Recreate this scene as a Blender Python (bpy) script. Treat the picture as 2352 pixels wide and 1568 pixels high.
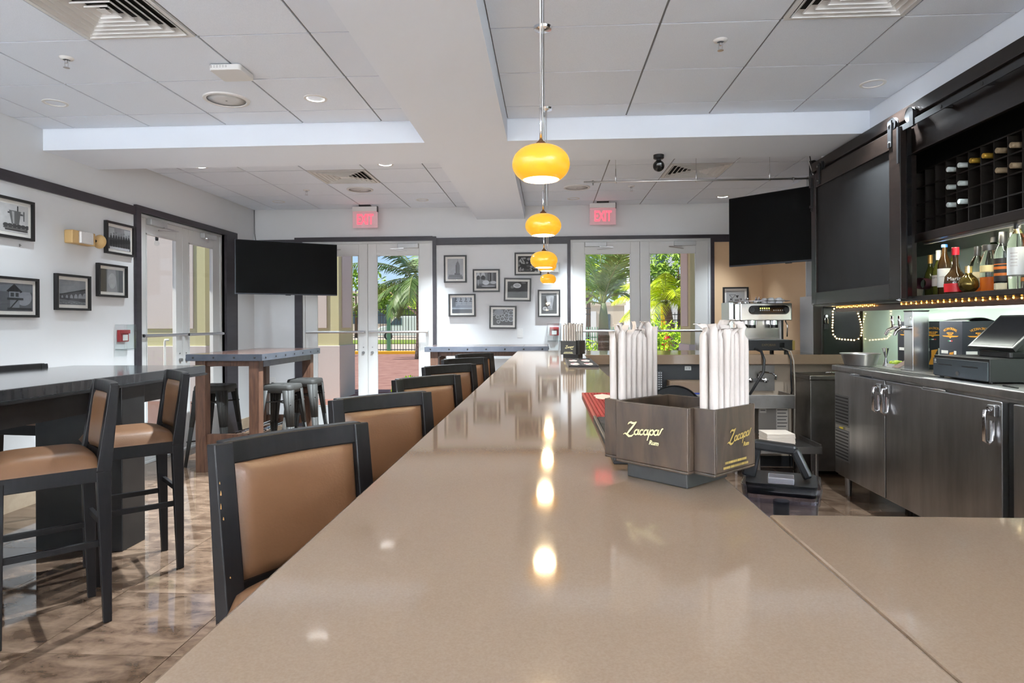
import bpy, math, random
from mathutils import Vector, Matrix
random.seed(7)
PI = math.pi
for o in list(bpy.data.objects): bpy.data.objects.remove(o)
SC = bpy.context.scene
COL = SC.collection

# ------------------------------------------------------------------ camera
CAMZ = 1.37
F, YAW, CY, ROLL = 1478.79, .0562, 742.57, -.0047
cd = bpy.data.cameras.new('camera'); cam = bpy.data.objects.new('camera', cd); COL.objects.link(cam)
cd.sensor_fit = 'HORIZONTAL'; cd.sensor_width = 36; cd.lens = F/2352*36
cd.shift_y = -(784-CY)/2352; cd.clip_start = .02; cd.clip_end = 500
cam.matrix_world = Matrix.Translation((0, 0, CAMZ)) @ Matrix.Rotation(YAW, 4, 'Z') @ Matrix.Rotation(PI/2, 4, 'X') @ Matrix.Rotation(ROLL, 4, 'Z')
SC.camera = cam

# ------------------------------------------------------------------ world, sun, added rear fill
wd = bpy.data.worlds.new('world'); SC.world = wd; wd.use_nodes = True
nt = wd.node_tree; nt.nodes.clear()
wo = nt.nodes.new('ShaderNodeOutputWorld'); bg = nt.nodes.new('ShaderNodeBackground'); sky = nt.nodes.new('ShaderNodeTexSky')
sky.sky_type = 'HOSEK_WILKIE' if 'HOSEK_WILKIE' in [i.identifier for i in sky.bl_rna.properties['sky_type'].enum_items] else 'NISHITA'
SUN_AZ, SUN_EL = math.radians(-106), math.radians(48)      # azimuth from +Y towards +X
sdir = Vector((math.sin(SUN_AZ)*math.cos(SUN_EL), math.cos(SUN_AZ)*math.cos(SUN_EL), math.sin(SUN_EL)))
if sky.sky_type == 'HOSEK_WILKIE':
    sky.sun_direction = sdir; sky.turbidity = 3.2; sky.ground_albedo = .4
bg.inputs[1].default_value = 1.3
nt.links.new(sky.outputs[0], bg.inputs[0]); nt.links.new(bg.outputs[0], wo.inputs[0])
sl = bpy.data.lights.new('sun', 'SUN'); sl.energy = 2.2; sl.angle = .009; sl.color = (1, .95, .86)
so = bpy.data.objects.new('sun', sl); COL.objects.link(so)
so.rotation_euler = (-sdir).to_track_quat('-Z', 'Y').to_euler()
YB = -10.0      # rear wall of the room, behind the camera
# fill light added behind the camera, before the invented glazing of wall_back
def area(name, loc, rot, sx, sy, power, col=(1, 1, 1)):
    l = bpy.data.lights.new(name, 'AREA'); l.shape = 'RECTANGLE'; l.size = sx; l.size_y = sy; l.energy = power; l.color = col
    o = bpy.data.objects.new(name, l); COL.objects.link(o); o.location = loc; o.rotation_euler = rot; return o
area('rear_fill_light', (-.5, YB+.2, 1.45), (math.radians(96), 0, 0), 6.4, 2.5, 130, (.93, .97, 1.0))
SC.view_settings.view_transform = 'Standard'; SC.view_settings.look = 'None'
SC.view_settings.exposure = 1.68; SC.view_settings.gamma = 1; SC.view_settings.use_curve_mapping = False
LAMP = 240.0      # watts of one recessed downlight
FILL_UPLIGHT = 110.0  # watts of one added fill uplight

# ------------------------------------------------------------------ helpers: meshes
def lin(h):
    h = h.lstrip('#'); o = []
    for i in (0, 2, 4):
        c = int(h[i:i+2], 16)/255; o.append(c/12.92 if c <= .04045 else ((c+.055)/1.055)**2.4)
    return tuple(o)
def rotm(ax, a): return Matrix.Rotation(a, 3, ax)
class MB:
    def __init__(s): s.v = []; s.f = []; s.uv = None
    def add(s, vs, fs, M=None, off=None):
        n = len(s.v)
        for p in vs:
            p = Vector(p)
            if M is not None: p = M @ p
            if off is not None: p = p + Vector(off)
            s.v.append(p)
        s.f += [tuple(i+n for i in f) for f in fs]; return s
    def bx(s, x0, x1, y0, y1, z0, z1, M=None, off=None):
        vs = [(x, y, z) for x in (x0, x1) for y in (y0, y1) for z in (z0, z1)]
        return s.add(vs, [(0, 1, 3, 2), (4, 6, 7, 5), (0, 4, 5, 1), (2, 3, 7, 6), (0, 2, 6, 4), (1, 5, 7, 3)], M, off)
    def box(s, c, d, M=None):
        return s.bx(-d[0]/2, d[0]/2, -d[1]/2, d[1]/2, -d[2]/2, d[2]/2, M, c)
    def bar(s, a, b, w, h=None, w2=None, h2=None, up=(0, 0, 1)):
        """square bar from a to b, w x h at a and w2 x h2 at b"""
        a, b = Vector(a), Vector(b); h = h or w; w2 = w2 or w; h2 = h2 or h
        d = (b-a).normalized(); u = Vector(up)
        if abs(d.dot(u)) > .98: u = Vector((0, 1, 0))
        x = d.cross(u).normalized(); y = x.cross(d).normalized()
        vs = [a-x*w/2-y*h/2, a+x*w/2-y*h/2, a+x*w/2+y*h/2, a-x*w/2+y*h/2, b-x*w2/2-y*h2/2, b+x*w2/2-y*h2/2, b+x*w2/2+y*h2/2, b-x*w2/2+y*h2/2]
        return s.add(vs, [(3, 2, 1, 0), (4, 5, 6, 7), (0, 1, 5, 4), (1, 2, 6, 5), (2, 3, 7, 6), (3, 0, 4, 7)])
    def tube(s, pts, r, n=8, caps=True):
        pts = [Vector(p) for p in pts]; R = r if isinstance(r, (list, tuple)) else [r]*len(pts); m = len(pts); base = len(s.v)
        t0 = (pts[1]-pts[0]).normalized(); u = t0.orthogonal().normalized()
        for i, p in enumerate(pts):
            t = ((pts[min(i+1, m-1)]-pts[max(i-1, 0)])).normalized()
            u = (u-t*u.dot(t)).normalized(); w = t.cross(u)
            for k in range(n):
                a = 2*PI*k/n; s.v.append(p+(u*math.cos(a)+w*math.sin(a))*R[i])
        for i in range(m-1):
            for k in range(n):
                s.f.append((base+i*n+k, base+i*n+(k+1) % n, base+(i+1)*n+(k+1) % n, base+(i+1)*n+k))
        if caps:
            s.f.append(tuple(base+k for k in reversed(range(n)))); s.f.append(tuple(base+(m-1)*n+k for k in range(n)))
        return s
    def cyl(s, a, b, r, r2=None, n=16, caps=True): return s.tube([a, b], [r, r if r2 is None else r2], n, caps)
    def lathe(s, prof, c=(0, 0, 0), n=24, M=None):
        """profile of (r,z) revolved about local z"""
        base = len(s.v); vs = []; fs = []
        for (r, z) in prof:
            for k in range(n): a = 2*PI*k/n; vs.append((r*math.cos(a), r*math.sin(a), z))
        for i in range(len(prof)-1):
            for k in range(n): fs.append((i*n+k, i*n+(k+1) % n, (i+1)*n+(k+1) % n, (i+1)*n+k))
        if prof[0][0] > 1e-6: fs.append(tuple(reversed(range(n))))
        if prof[-1][0] > 1e-6: fs.append(tuple((len(prof)-1)*n+k for k in range(n)))
        return s.add(vs, fs, M, c)
    def shell(s, prof, c=(0, 0, 0), n=24, M=None):
        vs = []; fs = []
        for (r, z) in prof:
            for k in range(n): a = 2*PI*k/n; vs.append((r*math.cos(a), r*math.sin(a), z))
        for i in range(len(prof)-1):
            for k in range(n): fs.append((i*n+k, i*n+(k+1) % n, (i+1)*n+(k+1) % n, (i+1)*n+k))
        return s.add(vs, fs, M, c)
    def prism(s, poly, d, M=None, off=None):
        """2-D polygon (x,y) extruded to z=d"""
        n = len(poly); vs = [(p[0], p[1], 0) for p in poly]+[(p[0], p[1], d) for p in poly]
        fs = [tuple(reversed(range(n))), tuple(range(n, 2*n))]+[(i, (i+1) % n, n+(i+1) % n, n+i) for i in range(n)]
        return s.add(vs, fs, M, off)
    def rbox(s, c, d, r=.01, n=4, M=None):
        """box with vertical rounded corners"""
        p = []
        for (sx, sy, a0) in ((1, 1, 0), (-1, 1, PI/2), (-1, -1, PI), (1, -1, 3*PI/2)):
            for k in range(n+1):
                a = a0+PI/2*k/n; p.append((sx*(d[0]/2-r)+r*math.cos(a), sy*(d[1]/2-r)+r*math.sin(a)))
        T = Matrix.Identity(3) if M is None else M
        return s.prism([(q[0], q[1]) for q in p], d[2], T, Vector(c)-T @ Vector((0, 0, d[2]/2)))
    def grid(s, fn, nu, nv, closed=False):
        base = len(s.v)
        for i in range(nu+1):
            for j in range(nv+1): s.v.append(Vector(fn(i/nu, j/nv)))
        for i in range(nu):
            for j in range(nv):
                a = base+i*(nv+1)+j; s.f.append((a, a+nv+1, a+nv+2, a+1))
        return s
    def build(s, name, mat, parent=None, smooth=False, bevel=0, world=False, seg=2, flipfix=True, solid=0, sub=0):
        me = bpy.data.meshes.new(name); me.from_pydata([tuple(v) for v in s.v], [], s.f)
        if flipfix:
            import bmesh
            b = bmesh.new(); b.from_mesh(me); bmesh.ops.recalc_face_normals(b, faces=b.faces); b.to_mesh(me); b.free()
        me.materials.append(mat)
        if smooth:
            for p in me.polygons: p.use_smooth = True
        o = bpy.data.objects.new(name, me); COL.objects.link(o)
        if smooth == 'auto':
            try: me.set_sharp_from_angle(angle=math.radians(40))
            except Exception: pass
        if solid: m = o.modifiers.new('solid', 'SOLIDIFY'); m.thickness = solid; m.offset = 0
        if bevel:
            m = o.modifiers.new('bevel', 'BEVEL'); m.width = bevel; m.segments = seg; m.limit_method = 'ANGLE'; m.angle_limit = math.radians(35)
        if sub: m = o.modifiers.new('sub', 'SUBSURF'); m.levels = sub; m.render_levels = sub
        if parent is not None:
            o.parent = parent
            if world: o.matrix_parent_inverse = parent.matrix_basis.inverted()
        return o
def setp(o, label=None, cat=None, group=None, kind=None):
    if label: o['label'] = label
    if cat: o['category'] = cat
    if group: o['group'] = group
    if kind: o['kind'] = kind
    return o
def thing(name, label, cat, loc=(0, 0, 0), rz=0, group=None, kind=None):
    o = bpy.data.objects.new(name, None); COL.objects.link(o); o.location = loc; o.rotation_euler = (0, 0, rz)
    o.empty_display_size = .1
    o.matrix_basis = Matrix.Translation(loc) @ Matrix.Rotation(rz, 4, 'Z')
    return setp(o, label, cat, group, kind)
def struct(name, mb, mat, **k):
    o = mb.build(name, mat, **k)
    if o.parent is None: o['kind'] = 'structure'
    return o
def copy_tree(o, parent=None):
    c = o.copy(); COL.objects.link(c)
    if parent is not None: c.parent = parent; c.matrix_parent_inverse = o.matrix_parent_inverse.copy()
    for ch in list(o.children): copy_tree(ch, c)
    return c
def inst(name, mesh_obj, parent=None, loc=(0, 0, 0), rot=(0, 0, 0), scale=(1, 1, 1)):
    c = bpy.data.objects.new(name, mesh_obj.data); COL.objects.link(c); c.parent = parent
    c.location = loc; c.rotation_euler = rot; c.scale = scale; return c
def text(name, s, mat, parent, size, M, shear=0, depth=.0006, ax='CENTER', world=False, offset=0, sx=1.0):
    """flat lettering turned into a mesh; M places local xy plane"""
    cu = bpy.data.curves.new('lettering', 'FONT'); cu.body = s; cu.size = size; cu.align_x = ax; cu.align_y = 'CENTER'; cu.shear = shear
    cu.extrude = depth; cu.resolution_u = 3; cu.offset = offset
    t = bpy.data.objects.new('lettering', cu); COL.objects.link(t)
    bpy.context.view_layer.update()
    me = bpy.data.meshes.new_from_object(t.evaluated_get(bpy.context.evaluated_depsgraph_get()))
    bpy.data.objects.remove(t); bpy.data.curves.remove(cu)
    me.name = name; me.transform(M @ Matrix.Diagonal((sx, 1, 1, 1))); me.materials.clear(); me.materials.append(mat)
    o = bpy.data.objects.new(name, me); COL.objects.link(o); o.parent = parent
    if world: o.matrix_parent_inverse = parent.matrix_basis.inverted()
    return o
def print_line(name, mat_, parent, width, h, M, n=9, seed=1, world=False):
    """a line of print too small to read: a row of short strokes"""
    rr = random.Random(seed); m = MB(); x = -width/2
    for i in range(n):
        w = width/n*rr.uniform(.55, .9); m.add([M @ Vector(p) for p in ((x, -h/2, 0), (x+w, -h/2, 0), (x+w, h/2, 0), (x, h/2, 0))], [(0, 1, 2, 3)]); x += width/n
    return m.build(name, mat_, parent, flipfix=False, world=world)
def place(origin, xdir, ydir):
    """4x4 with local x along xdir, y along ydir"""
    x = Vector(xdir).normalized(); y = Vector(ydir).normalized(); z = x.cross(y)
    m = Matrix((x, y, z)).transposed().to_4x4(); m.translation = Vector(origin); return m
# pixel -> world on an axis plane (used to read positions off surfaces)
def on(px, py, ax, val):
    c, s = math.cos(YAW), math.sin(YAW); cr, sr = math.cos(ROLL), math.sin(ROLL)
    a, b = px-1176, py-CY; u = a*cr+b*sr; v = -a*sr+b*cr
    d = Vector((u/F*c-s, u/F*s+c, -v/F)); k = 'xyz'.index(ax); o = Vector((0, 0, CAMZ))
    return o+d*((val-o[k])/d[k])

# ------------------------------------------------------------------ helpers: materials
def mat(name, col, rough=.5, metal=0, col2=None, nscale=8, ndet=4, ndist=0, stretch=(1, 1, 1), bump=0, bscale=40, bdist=.01, rvar=0, spec=.5,
        trans=0, ior=1.45, coat=0, coatr=.05, emit=None, estr=0, sheen=0, rnd=0, ramp=(.35, .65), sss=0, alpha=1, aniso=0, coords='Object'):
    m = bpy.data.materials.new(name); m.use_nodes = True; t = m.node_tree; p = t.nodes['Principled BSDF']
    p.inputs['Roughness'].default_value = rough; p.inputs['Metallic'].default_value = metal
    p.inputs['Specular IOR Level'].default_value = spec; p.inputs['IOR'].default_value = ior
    p.inputs['Transmission Weight'].default_value = trans; p.inputs['Coat Weight'].default_value = coat; p.inputs['Coat Roughness'].default_value = coatr
    p.inputs['Sheen Weight'].default_value = sheen; p.inputs['Alpha'].default_value = alpha
    if sss: p.inputs['Subsurface Weight'].default_value = sss; p.inputs['Subsurface Radius'].default_value = (.02, .01, .005)
    if aniso: p.inputs['Anisotropic'].default_value = aniso
    if emit: p.inputs['Emission Color'].default_value = (*emit, 1); p.inputs['Emission Strength'].default_value = estr
    c1 = lin(col) if isinstance(col, str) else col
    p.inputs['Base Color'].default_value = (*c1, 1)
    tc = t.nodes.new('ShaderNodeTexCoord'); mp = t.nodes.new('ShaderNodeMapping'); mp.inputs['Scale'].default_value = stretch
    src = tc.outputs[coords]
    if coords == 'World': pass
    oi = t.nodes.new('ShaderNodeObjectInfo')
    if rnd:   # every copy gets its own patch of the pattern
        ad = t.nodes.new('ShaderNodeVectorMath'); ad.operation = 'MULTIPLY_ADD'
        cx = t.nodes.new('ShaderNodeCombineXYZ')
        for i in range(3): t.links.new(oi.outputs['Random'], cx.inputs[i])
        ad.inputs[1].default_value = (17, 29, 11); t.links.new(cx.outputs[0], ad.inputs[0]); t.links.new(src, ad.inputs[2]); src = ad.outputs[0]
    t.links.new(src, mp.inputs[0])
    last = None
    if col2:
        c2 = lin(col2) if isinstance(col2, str) else col2
        n = t.nodes.new('ShaderNodeTexNoise'); n.inputs['Scale'].default_value = nscale; n.inputs['Detail'].default_value = ndet; n.inputs['Distortion'].default_value = ndist
        n.inputs['Roughness'].default_value = .6
        r = t.nodes.new('ShaderNodeValToRGB'); r.color_ramp.elements[0].position, r.color_ramp.elements[1].position = ramp
        r.color_ramp.elements[0].color = (*c1, 1); r.color_ramp.elements[1].color = (*c2, 1)
        t.links.new(mp.outputs[0], n.inputs['Vector']); t.links.new(n.outputs[0], r.inputs[0]); last = r.outputs[0]
        if rvar:
            mr = t.nodes.new('ShaderNodeMapRange'); mr.inputs['To Min'].default_value = rough; mr.inputs['To Max'].default_value = rough+rvar
            t.links.new(n.outputs[0], mr.inputs[0]); t.links.new(mr.outputs[0], p.inputs['Roughness'])
        if rnd and rnd < 1:
            hs = t.nodes.new('ShaderNodeHueSaturation'); mr = t.nodes.new('ShaderNodeMapRange'); mr.inputs['To Min'].default_value = 1-rnd; mr.inputs['To Max'].default_value = 1+rnd
            t.links.new(oi.outputs['Random'], mr.inputs[0]); t.links.new(mr.outputs[0], hs.inputs['Value']); t.links.new(last, hs.inputs['Color']); last = hs.outputs[0]
        t.links.new(last, p.inputs['Base Color'])
    if bump:
        n2 = t.nodes.new('ShaderNodeTexNoise'); n2.inputs['Scale'].default_value = bscale; n2.inputs['Detail'].default_value = 3
        b = t.nodes.new('ShaderNodeBump'); b.inputs['Strength'].default_value = bump; b.inputs['Distance'].default_value = bdist
        t.links.new(mp.outputs[0], n2.inputs['Vector']); t.links.new(n2.outputs[0], b.inputs['Height']); t.links.new(b.outputs[0], p.inputs['Normal'])
    return m
def glassmat(name, col=(1, 1, 1), rough=0.0, ior=1.45, thin=True):
    """architectural glass: clear with fresnel reflection, casts no heavy shadow"""
    m = bpy.data.materials.new(name); m.use_nodes = True; t = m.node_tree; t.nodes.clear()
    out = t.nodes.new('ShaderNodeOutputMaterial'); mx = t.nodes.new('ShaderNodeMixShader'); tr = t.nodes.new('ShaderNodeBsdfTransparent'); gl = t.nodes.new('ShaderNodeBsdfGlossy')
    tr.inputs[0].default_value = (*col, 1); gl.inputs['Roughness'].default_value = rough
    # Schlick reflectance, the same from both sides of the pane
    ge = t.nodes.new('ShaderNodeNewGeometry'); dt = t.nodes.new('ShaderNodeVectorMath'); dt.operation = 'DOT_PRODUCT'
    t.links.new(ge.outputs['Incoming'], dt.inputs[0]); t.links.new(ge.outputs['Normal'], dt.inputs[1])
    ab = t.nodes.new('ShaderNodeMath'); ab.operation = 'ABSOLUTE'; t.links.new(dt.outputs['Value'], ab.inputs[0])
    om = t.nodes.new('ShaderNodeMath'); om.operation = 'SUBTRACT'; om.inputs[0].default_value = 1; t.links.new(ab.outputs[0], om.inputs[1])
    pw = t.nodes.new('ShaderNodeMath'); pw.operation = 'POWER'; pw.inputs[1].default_value = 5; t.links.new(om.outputs[0], pw.inputs[0])
    f0 = ((ior-1)/(ior+1))**2
    ma = t.nodes.new('ShaderNodeMath'); ma.operation = 'MULTIPLY_ADD'; ma.inputs[1].default_value = 1-f0; ma.inputs[2].default_value = f0; t.links.new(pw.outputs[0], ma.inputs[0])
    t.links.new(ma.outputs[0], mx.inputs[0]); t.links.new(tr.outputs[0], mx.inputs[1]); t.links.new(gl.outputs[0], mx.inputs[2]); t.links.new(mx.outputs[0], out.inputs[0])
    return m
# ------------------------------------------------------------------ materials
WALL = mat('wall_paint', '#d6d8da', .75, bump=.08, bscale=160, bdist=.002)
TAN = mat('tan_wall_paint', '#d3b491', .75, bump=.08, bscale=160, bdist=.002)
SOFF = mat('soffit_paint', '#e9f0fa', .8, bump=.05, bscale=160, bdist=.002)
TILE = mat('ceiling_tile', '#eaf1fb', .95, col2='#e1e9f4', nscale=160, ndet=2, rnd=.015, bump=.25, bscale=320, bdist=.002)
GRIDM = mat('grid_bar_paint', '#83868a', .6)
WHITE = mat('white_paint', '#dcdcdb', .5)
DOORW = mat('door_enamel', '#cfd0cf', .35)
TRIM = mat('dark_trim', '#2e2b30', .38, col2='#38343a', nscale=3, stretch=(1, 1, 6))
QUARTZ = mat('quartz_top', '#826e5b', .05, col2='#897664', nscale=420, ndet=2, ramp=(.3, .7), rvar=.02, spec=.5)
FLOORT = mat('travertine_tile', '#4d3c30', .035, col2='#786454', nscale=3.4, ndet=12, ndist=.35, stretch=(1.0, 1.8, 1), ramp=(.38, .64), rnd=.12, rvar=.03, spec=.6)
GROUT = mat('floor_grout', '#4c3a2e', .7)
GLASS = glassmat('door_glass', (.985, .99, .985), ior=1.18)
CHROME = mat('chrome', (.78, .78, .8), .12, 1)
STEEL = mat('brushed_steel', (.60, .59, .585), .33, 1, col2=(.40, .395, .39), nscale=6, stretch=(1, 1, .15), ndet=5, bump=.04, bscale=90)
STEELD = mat('dull_steel', (.33, .33, .33), .4, 1)
ALU = mat('aluminium', (.62, .62, .63), .35, 1)
BLACKM = mat('black_metal', (.012, .012, .013), .4)
BLACKP = mat('black_plastic', (.010, .010, .011), .35)
BLACKG = mat('black_gloss', (.006, .006, .006), .12)
SCREEN = mat('screen_glass', (.0012, .0012, .0013), .55, spec=.12)
WOODBLK = mat('black_stained_wood', (.0055, .0050, .0055), .42, col2=(.009, .008, .0085), nscale=5, stretch=(8, 8, 1), spec=.32, coat=.06, coatr=.2)
ESP = mat('espresso_wood', (.0075, .0050, .0040), .30, col2=(.013, .0085, .0068), nscale=4, stretch=(9, 1.2, 9), spec=.35, coat=.12, coatr=.15)
WOODB = mat('brown_oak', '#5d4131', .5, col2='#412a1f', nscale=7, ndet=8, stretch=(6, 6, .7), ndist=.6)
LEATHER = mat('tan_leather', '#64462f', .36, col2='#6d4f38', nscale=2, bump=.12, bscale=170, bdist=.003, spec=.55)
GUN = mat('gunmetal', (.026, .025, .023), .6, .0, col2=(.034, .033, .031), nscale=9, spec=.3)
PAPERW = mat('white_paper', '#e9e6e1', .8)
AMBER = None

# ------------------------------------------------------------------ floor (24 in stone tiles as pieces)
T = .61
fl = struct('floor', MB().bx(-3.97, 2.95, YB, 8.5, -.12, -.012), GROUT)
tile0 = MB().bx(-.3, .3, -.3, .3, 0, .012)
def floor_tiles():
    first = None
    gap = .0035
    xs = [-3.97]+[-1.57+T*i for i in range(-3, 9)]; xs = [x for x in xs if -3.97 <= x < 2.95]+[2.95]
    ys = [2.578-.61*7+T*j for j in range(0, 24)]; ys = [YB]+[y for y in ys if -4.5 < y < 8.5]+[8.5]
    xs = sorted(set(round(x, 4) for x in xs)); ys = sorted(set(round(y, 4) for y in ys))
    for i in range(len(xs)-1):
        for j in range(len(ys)-1):
            if ys[j+1] < -.2: continue
            w, d = xs[i+1]-xs[i]-gap, ys[j+1]-ys[j]-gap
            if w < .03 or d < .03: continue
            if first is None:
                o = MB().bx(-.5, .5, -.5, .5, -1, 0).build('floor_tile', FLOORT, fl); first = o
            else: o = inst('floor_tile', first, fl)
            o.location = ((xs[i]+xs[i+1])/2, (ys[j]+ys[j+1])/2, 0); o.scale = (w, d, .012)
    MB().bx(-3.97, 2.95, YB, -.2, -.012, -.001).build('rear_paving', FLOORT, fl)
floor_tiles()

# ------------------------------------------------------------------ walls
struct('wall_left', MB().bx(-4.15, -3.97, YB, 6.04, 0, 3.0).bx(-4.15, -3.97, 7.70, 8.65, 0, 3.0).bx(-4.15, -3.97, 6.04, 7.70, 2.47, 3.0), WALL)
struct('wall_far', MB().bx(-3.97, -3.30, 8.5, 8.65, 0, 3).bx(-3.30, -1.53, 8.5, 8.65, 2.475, 3).bx(-1.53, .296, 8.5, 8.65, 0, 3)
       .bx(.296, 2.11, 8.5, 8.65, 2.465, 3).bx(2.11, 2.95, 8.5, 8.65, 2.5, 3), WALL)
struct('wall_far_accent', MB().bx(2.11, 2.95, 8.5, 8.65, 0, 2.5), TAN)
struct('wall_right_accent', MB().bx(2.77, 2.95, 7.09, 8.5, 0, 2.5), TAN)
struct('wall_right_end', MB().bx(2.765, 2.90, 7.07, 7.09, 0, 2.5), WALL)
struct('wall_right', MB().bx(2.90, 3.05, YB, 7.07, 0, 3).bx(2.77, 2.95, 7.07, 8.5, 2.5, 3).bx(2.95, 3.05, 7.07, 8.65, 0, 3), WALL)
# back wall behind the camera: unseen storefront glazing, added to let light in
bw = struct('wall_back', MB().bx(-4.15, -3.75, (YB-.15), YB, 0, 3).bx(2.75, 3.05, (YB-.15), YB, 0, 3).bx(-3.75, 2.75, (YB-.15), YB, 2.75, 3).bx(-3.75, 2.75, (YB-.15), YB, 0, .12), WALL)
for i in range(4):
    x0, x1 = -3.75+1.625*i, -3.75+1.625*(i+1)
    w = struct('window_%d' % (i+1), MB().bx(x0, x0+.05, (YB-.12), (YB-.04), .12, 2.75).bx(x1-.05, x1, (YB-.12), (YB-.04), .12, 2.75).bx(x0, x1, (YB-.12), (YB-.04), .12, .2).bx(x0, x1, (YB-.12), (YB-.04), 2.67, 2.75), ALU)
    MB().bx(x0+.05, x1-.05, (YB-.085), (YB-.075), .2, 2.67).build('window_pane', GLASS, w)
# outlines that frame the openings and the picture-rail band
struct('trim_1', MB().bx(-3.97, -3.945, YB, 5.968, 2.43, 2.51), TRIM)
struct('trim_2', MB().bx(-4.10, -3.94, 5.968, 6.04, 0, 2.53).bx(-4.10, -3.94, 6.04, 7.70, 2.47, 2.53).bx(-4.10, -3.94, 7.70, 7.98, 0, 2.53), TRIM)
struct('trim_3', MB().bx(-3.40, -3.30, 8.47, 8.6, 0, 2.535).bx(-3.30, -1.53, 8.47, 8.6, 2.475, 2.535).bx(-1.53, -1.482, 8.47, 8.6, 0, 2.53).bx(-3.97, -3.40, 8.48, 8.5, 2.43, 2.51), TRIM)
struct('trim_4', MB().bx(-1.482, .255, 8.475, 8.5, 2.415, 2.51), TRIM)
struct('trim_5', MB().bx(.255, .296, 8.47, 8.6, 0, 2.51).bx(.296, 2.11, 8.47, 8.6, 2.465, 2.51).bx(2.11, 2.152, 8.47, 8.6, 0, 2.51), TRIM)
struct('trim_6', MB().bx(2.152, 2.77, 8.475, 8.5, 2.415, 2.51), TRIM)
STONEB = mat('stone_base', '#b7a690', .5, col2='#a5917a', nscale=6)
struct('baseboard_far', MB().bx(-3.97, -3.40, 8.483, 8.5, 0, .15).bx(-1.482, .255, 8.483, 8.5, 0, .15), STONEB)
struct('baseboard_left', MB().bx(-3.97, -3.953, YB, 5.968, 0, .15).bx(-3.97, -3.953, 7.98, 8.5, 0, .15), STONEB)

# ------------------------------------------------------------------ ceiling: beams, tiles, grid
CZ = 2.917
ce = struct('ceiling', MB().bx(-4.15, 3.05, (YB-.15), 8.65, 2.96, 3.08), WHITE)
struct('ceiling_beam_long', MB().bx(-.934, -.302, YB, 8.5, 2.75, 2.96), SOFF)
struct('ceiling_beam_cross', MB().bx(-3.97, -.934, 4.86, 5.49, 2.75, 2.96).bx(-.302, 2.90, 4.86, 5.49, 2.75, 2.96), SOFF)
struct('soffit_right', MB().bx(2.36, 2.90, YB, 4.86, 2.735, 2.96).bx(2.36, 2.90, 5.49, 5.70, 2.735, 2.96), SOFF)
DIFF = []
def bay(x0, x1, y0, y1, gx, gy, holes):
    global _tile, _bar
    xs = [gx+T*i for i in range(-20, 20)]; xs = [x0]+[x for x in xs if x0+.02 < x < x1-.02]+[x1]
    ys = [gy+T*i for i in range(-20, 20)]; ys = [y0]+[y for y in ys if y0+.02 < y < y1-.02]+[y1]
    for i in range(len(xs)-1):
        for j in range(len(ys)-1):
            cx, cy = (xs[i]+xs[i+1])/2, (ys[j]+ys[j+1])/2
            if any(abs(cx-h[0]) < .1 and abs(cy-h[1]) < .1 for h in holes): continue
            if _tile is None: _tile = MB().bx(-.5, .5, -.5, .5, 0, 1).build('ceiling_tile', TILE, ce); o = _tile
            else: o = inst('ceiling_tile', _tile, ce)
            o.location = (cx, cy, CZ); o.scale = (xs[i+1]-xs[i]-.013, ys[j+1]-ys[j]-.013, .016)
    for k, x in enumerate(xs):
        e = .0 if 0 < k < len(xs)-1 else .008
        if _bar is None: _bar = MB().bx(-.5, .5, -.5, .5, 0, 1).build('grid_bar', GRIDM, ce); o = _bar
        else: o = inst('grid_bar', _bar, ce)
        o.location = (x+(e if k == 0 else -e), (y0+y1)/2, CZ+.008); o.scale = (.024, y1-y0, .03)
    for k, y in enumerate(ys):
        e = .0 if 0 < k < len(ys)-1 else .008
        o = inst('grid_bar', _bar, ce); o.location = ((x0+x1)/2, y+(e if k == 0 else -e), CZ+.0088); o.scale = (x1-x0, .024, .03)
_tile = _bar = None
DIFF = [(-2.176, 3.05), (1.502, 3.065), (-2.125, 6.654), (1.505, 6.654)]
bay(-3.97, -.934, -.9, 4.86, -2.481, 3.3545, DIFF); bay(-.302, 2.36, -.9, 4.86, 1.197, 3.37, DIFF)
bay(-3.97, -.934, 5.49, 8.5, -3.65, 7.5686, DIFF); bay(-.302, 2.77, 5.49, 8.5, 1.20, 7.5686, DIFF)
for (x0, x1) in ((-3.97, -.934), (-.302, 2.36)):
    MB().bx(x0, x1, YB, -.9, CZ+.004, CZ+.02).build('rear_ceiling_panel', TILE, ce)

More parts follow.
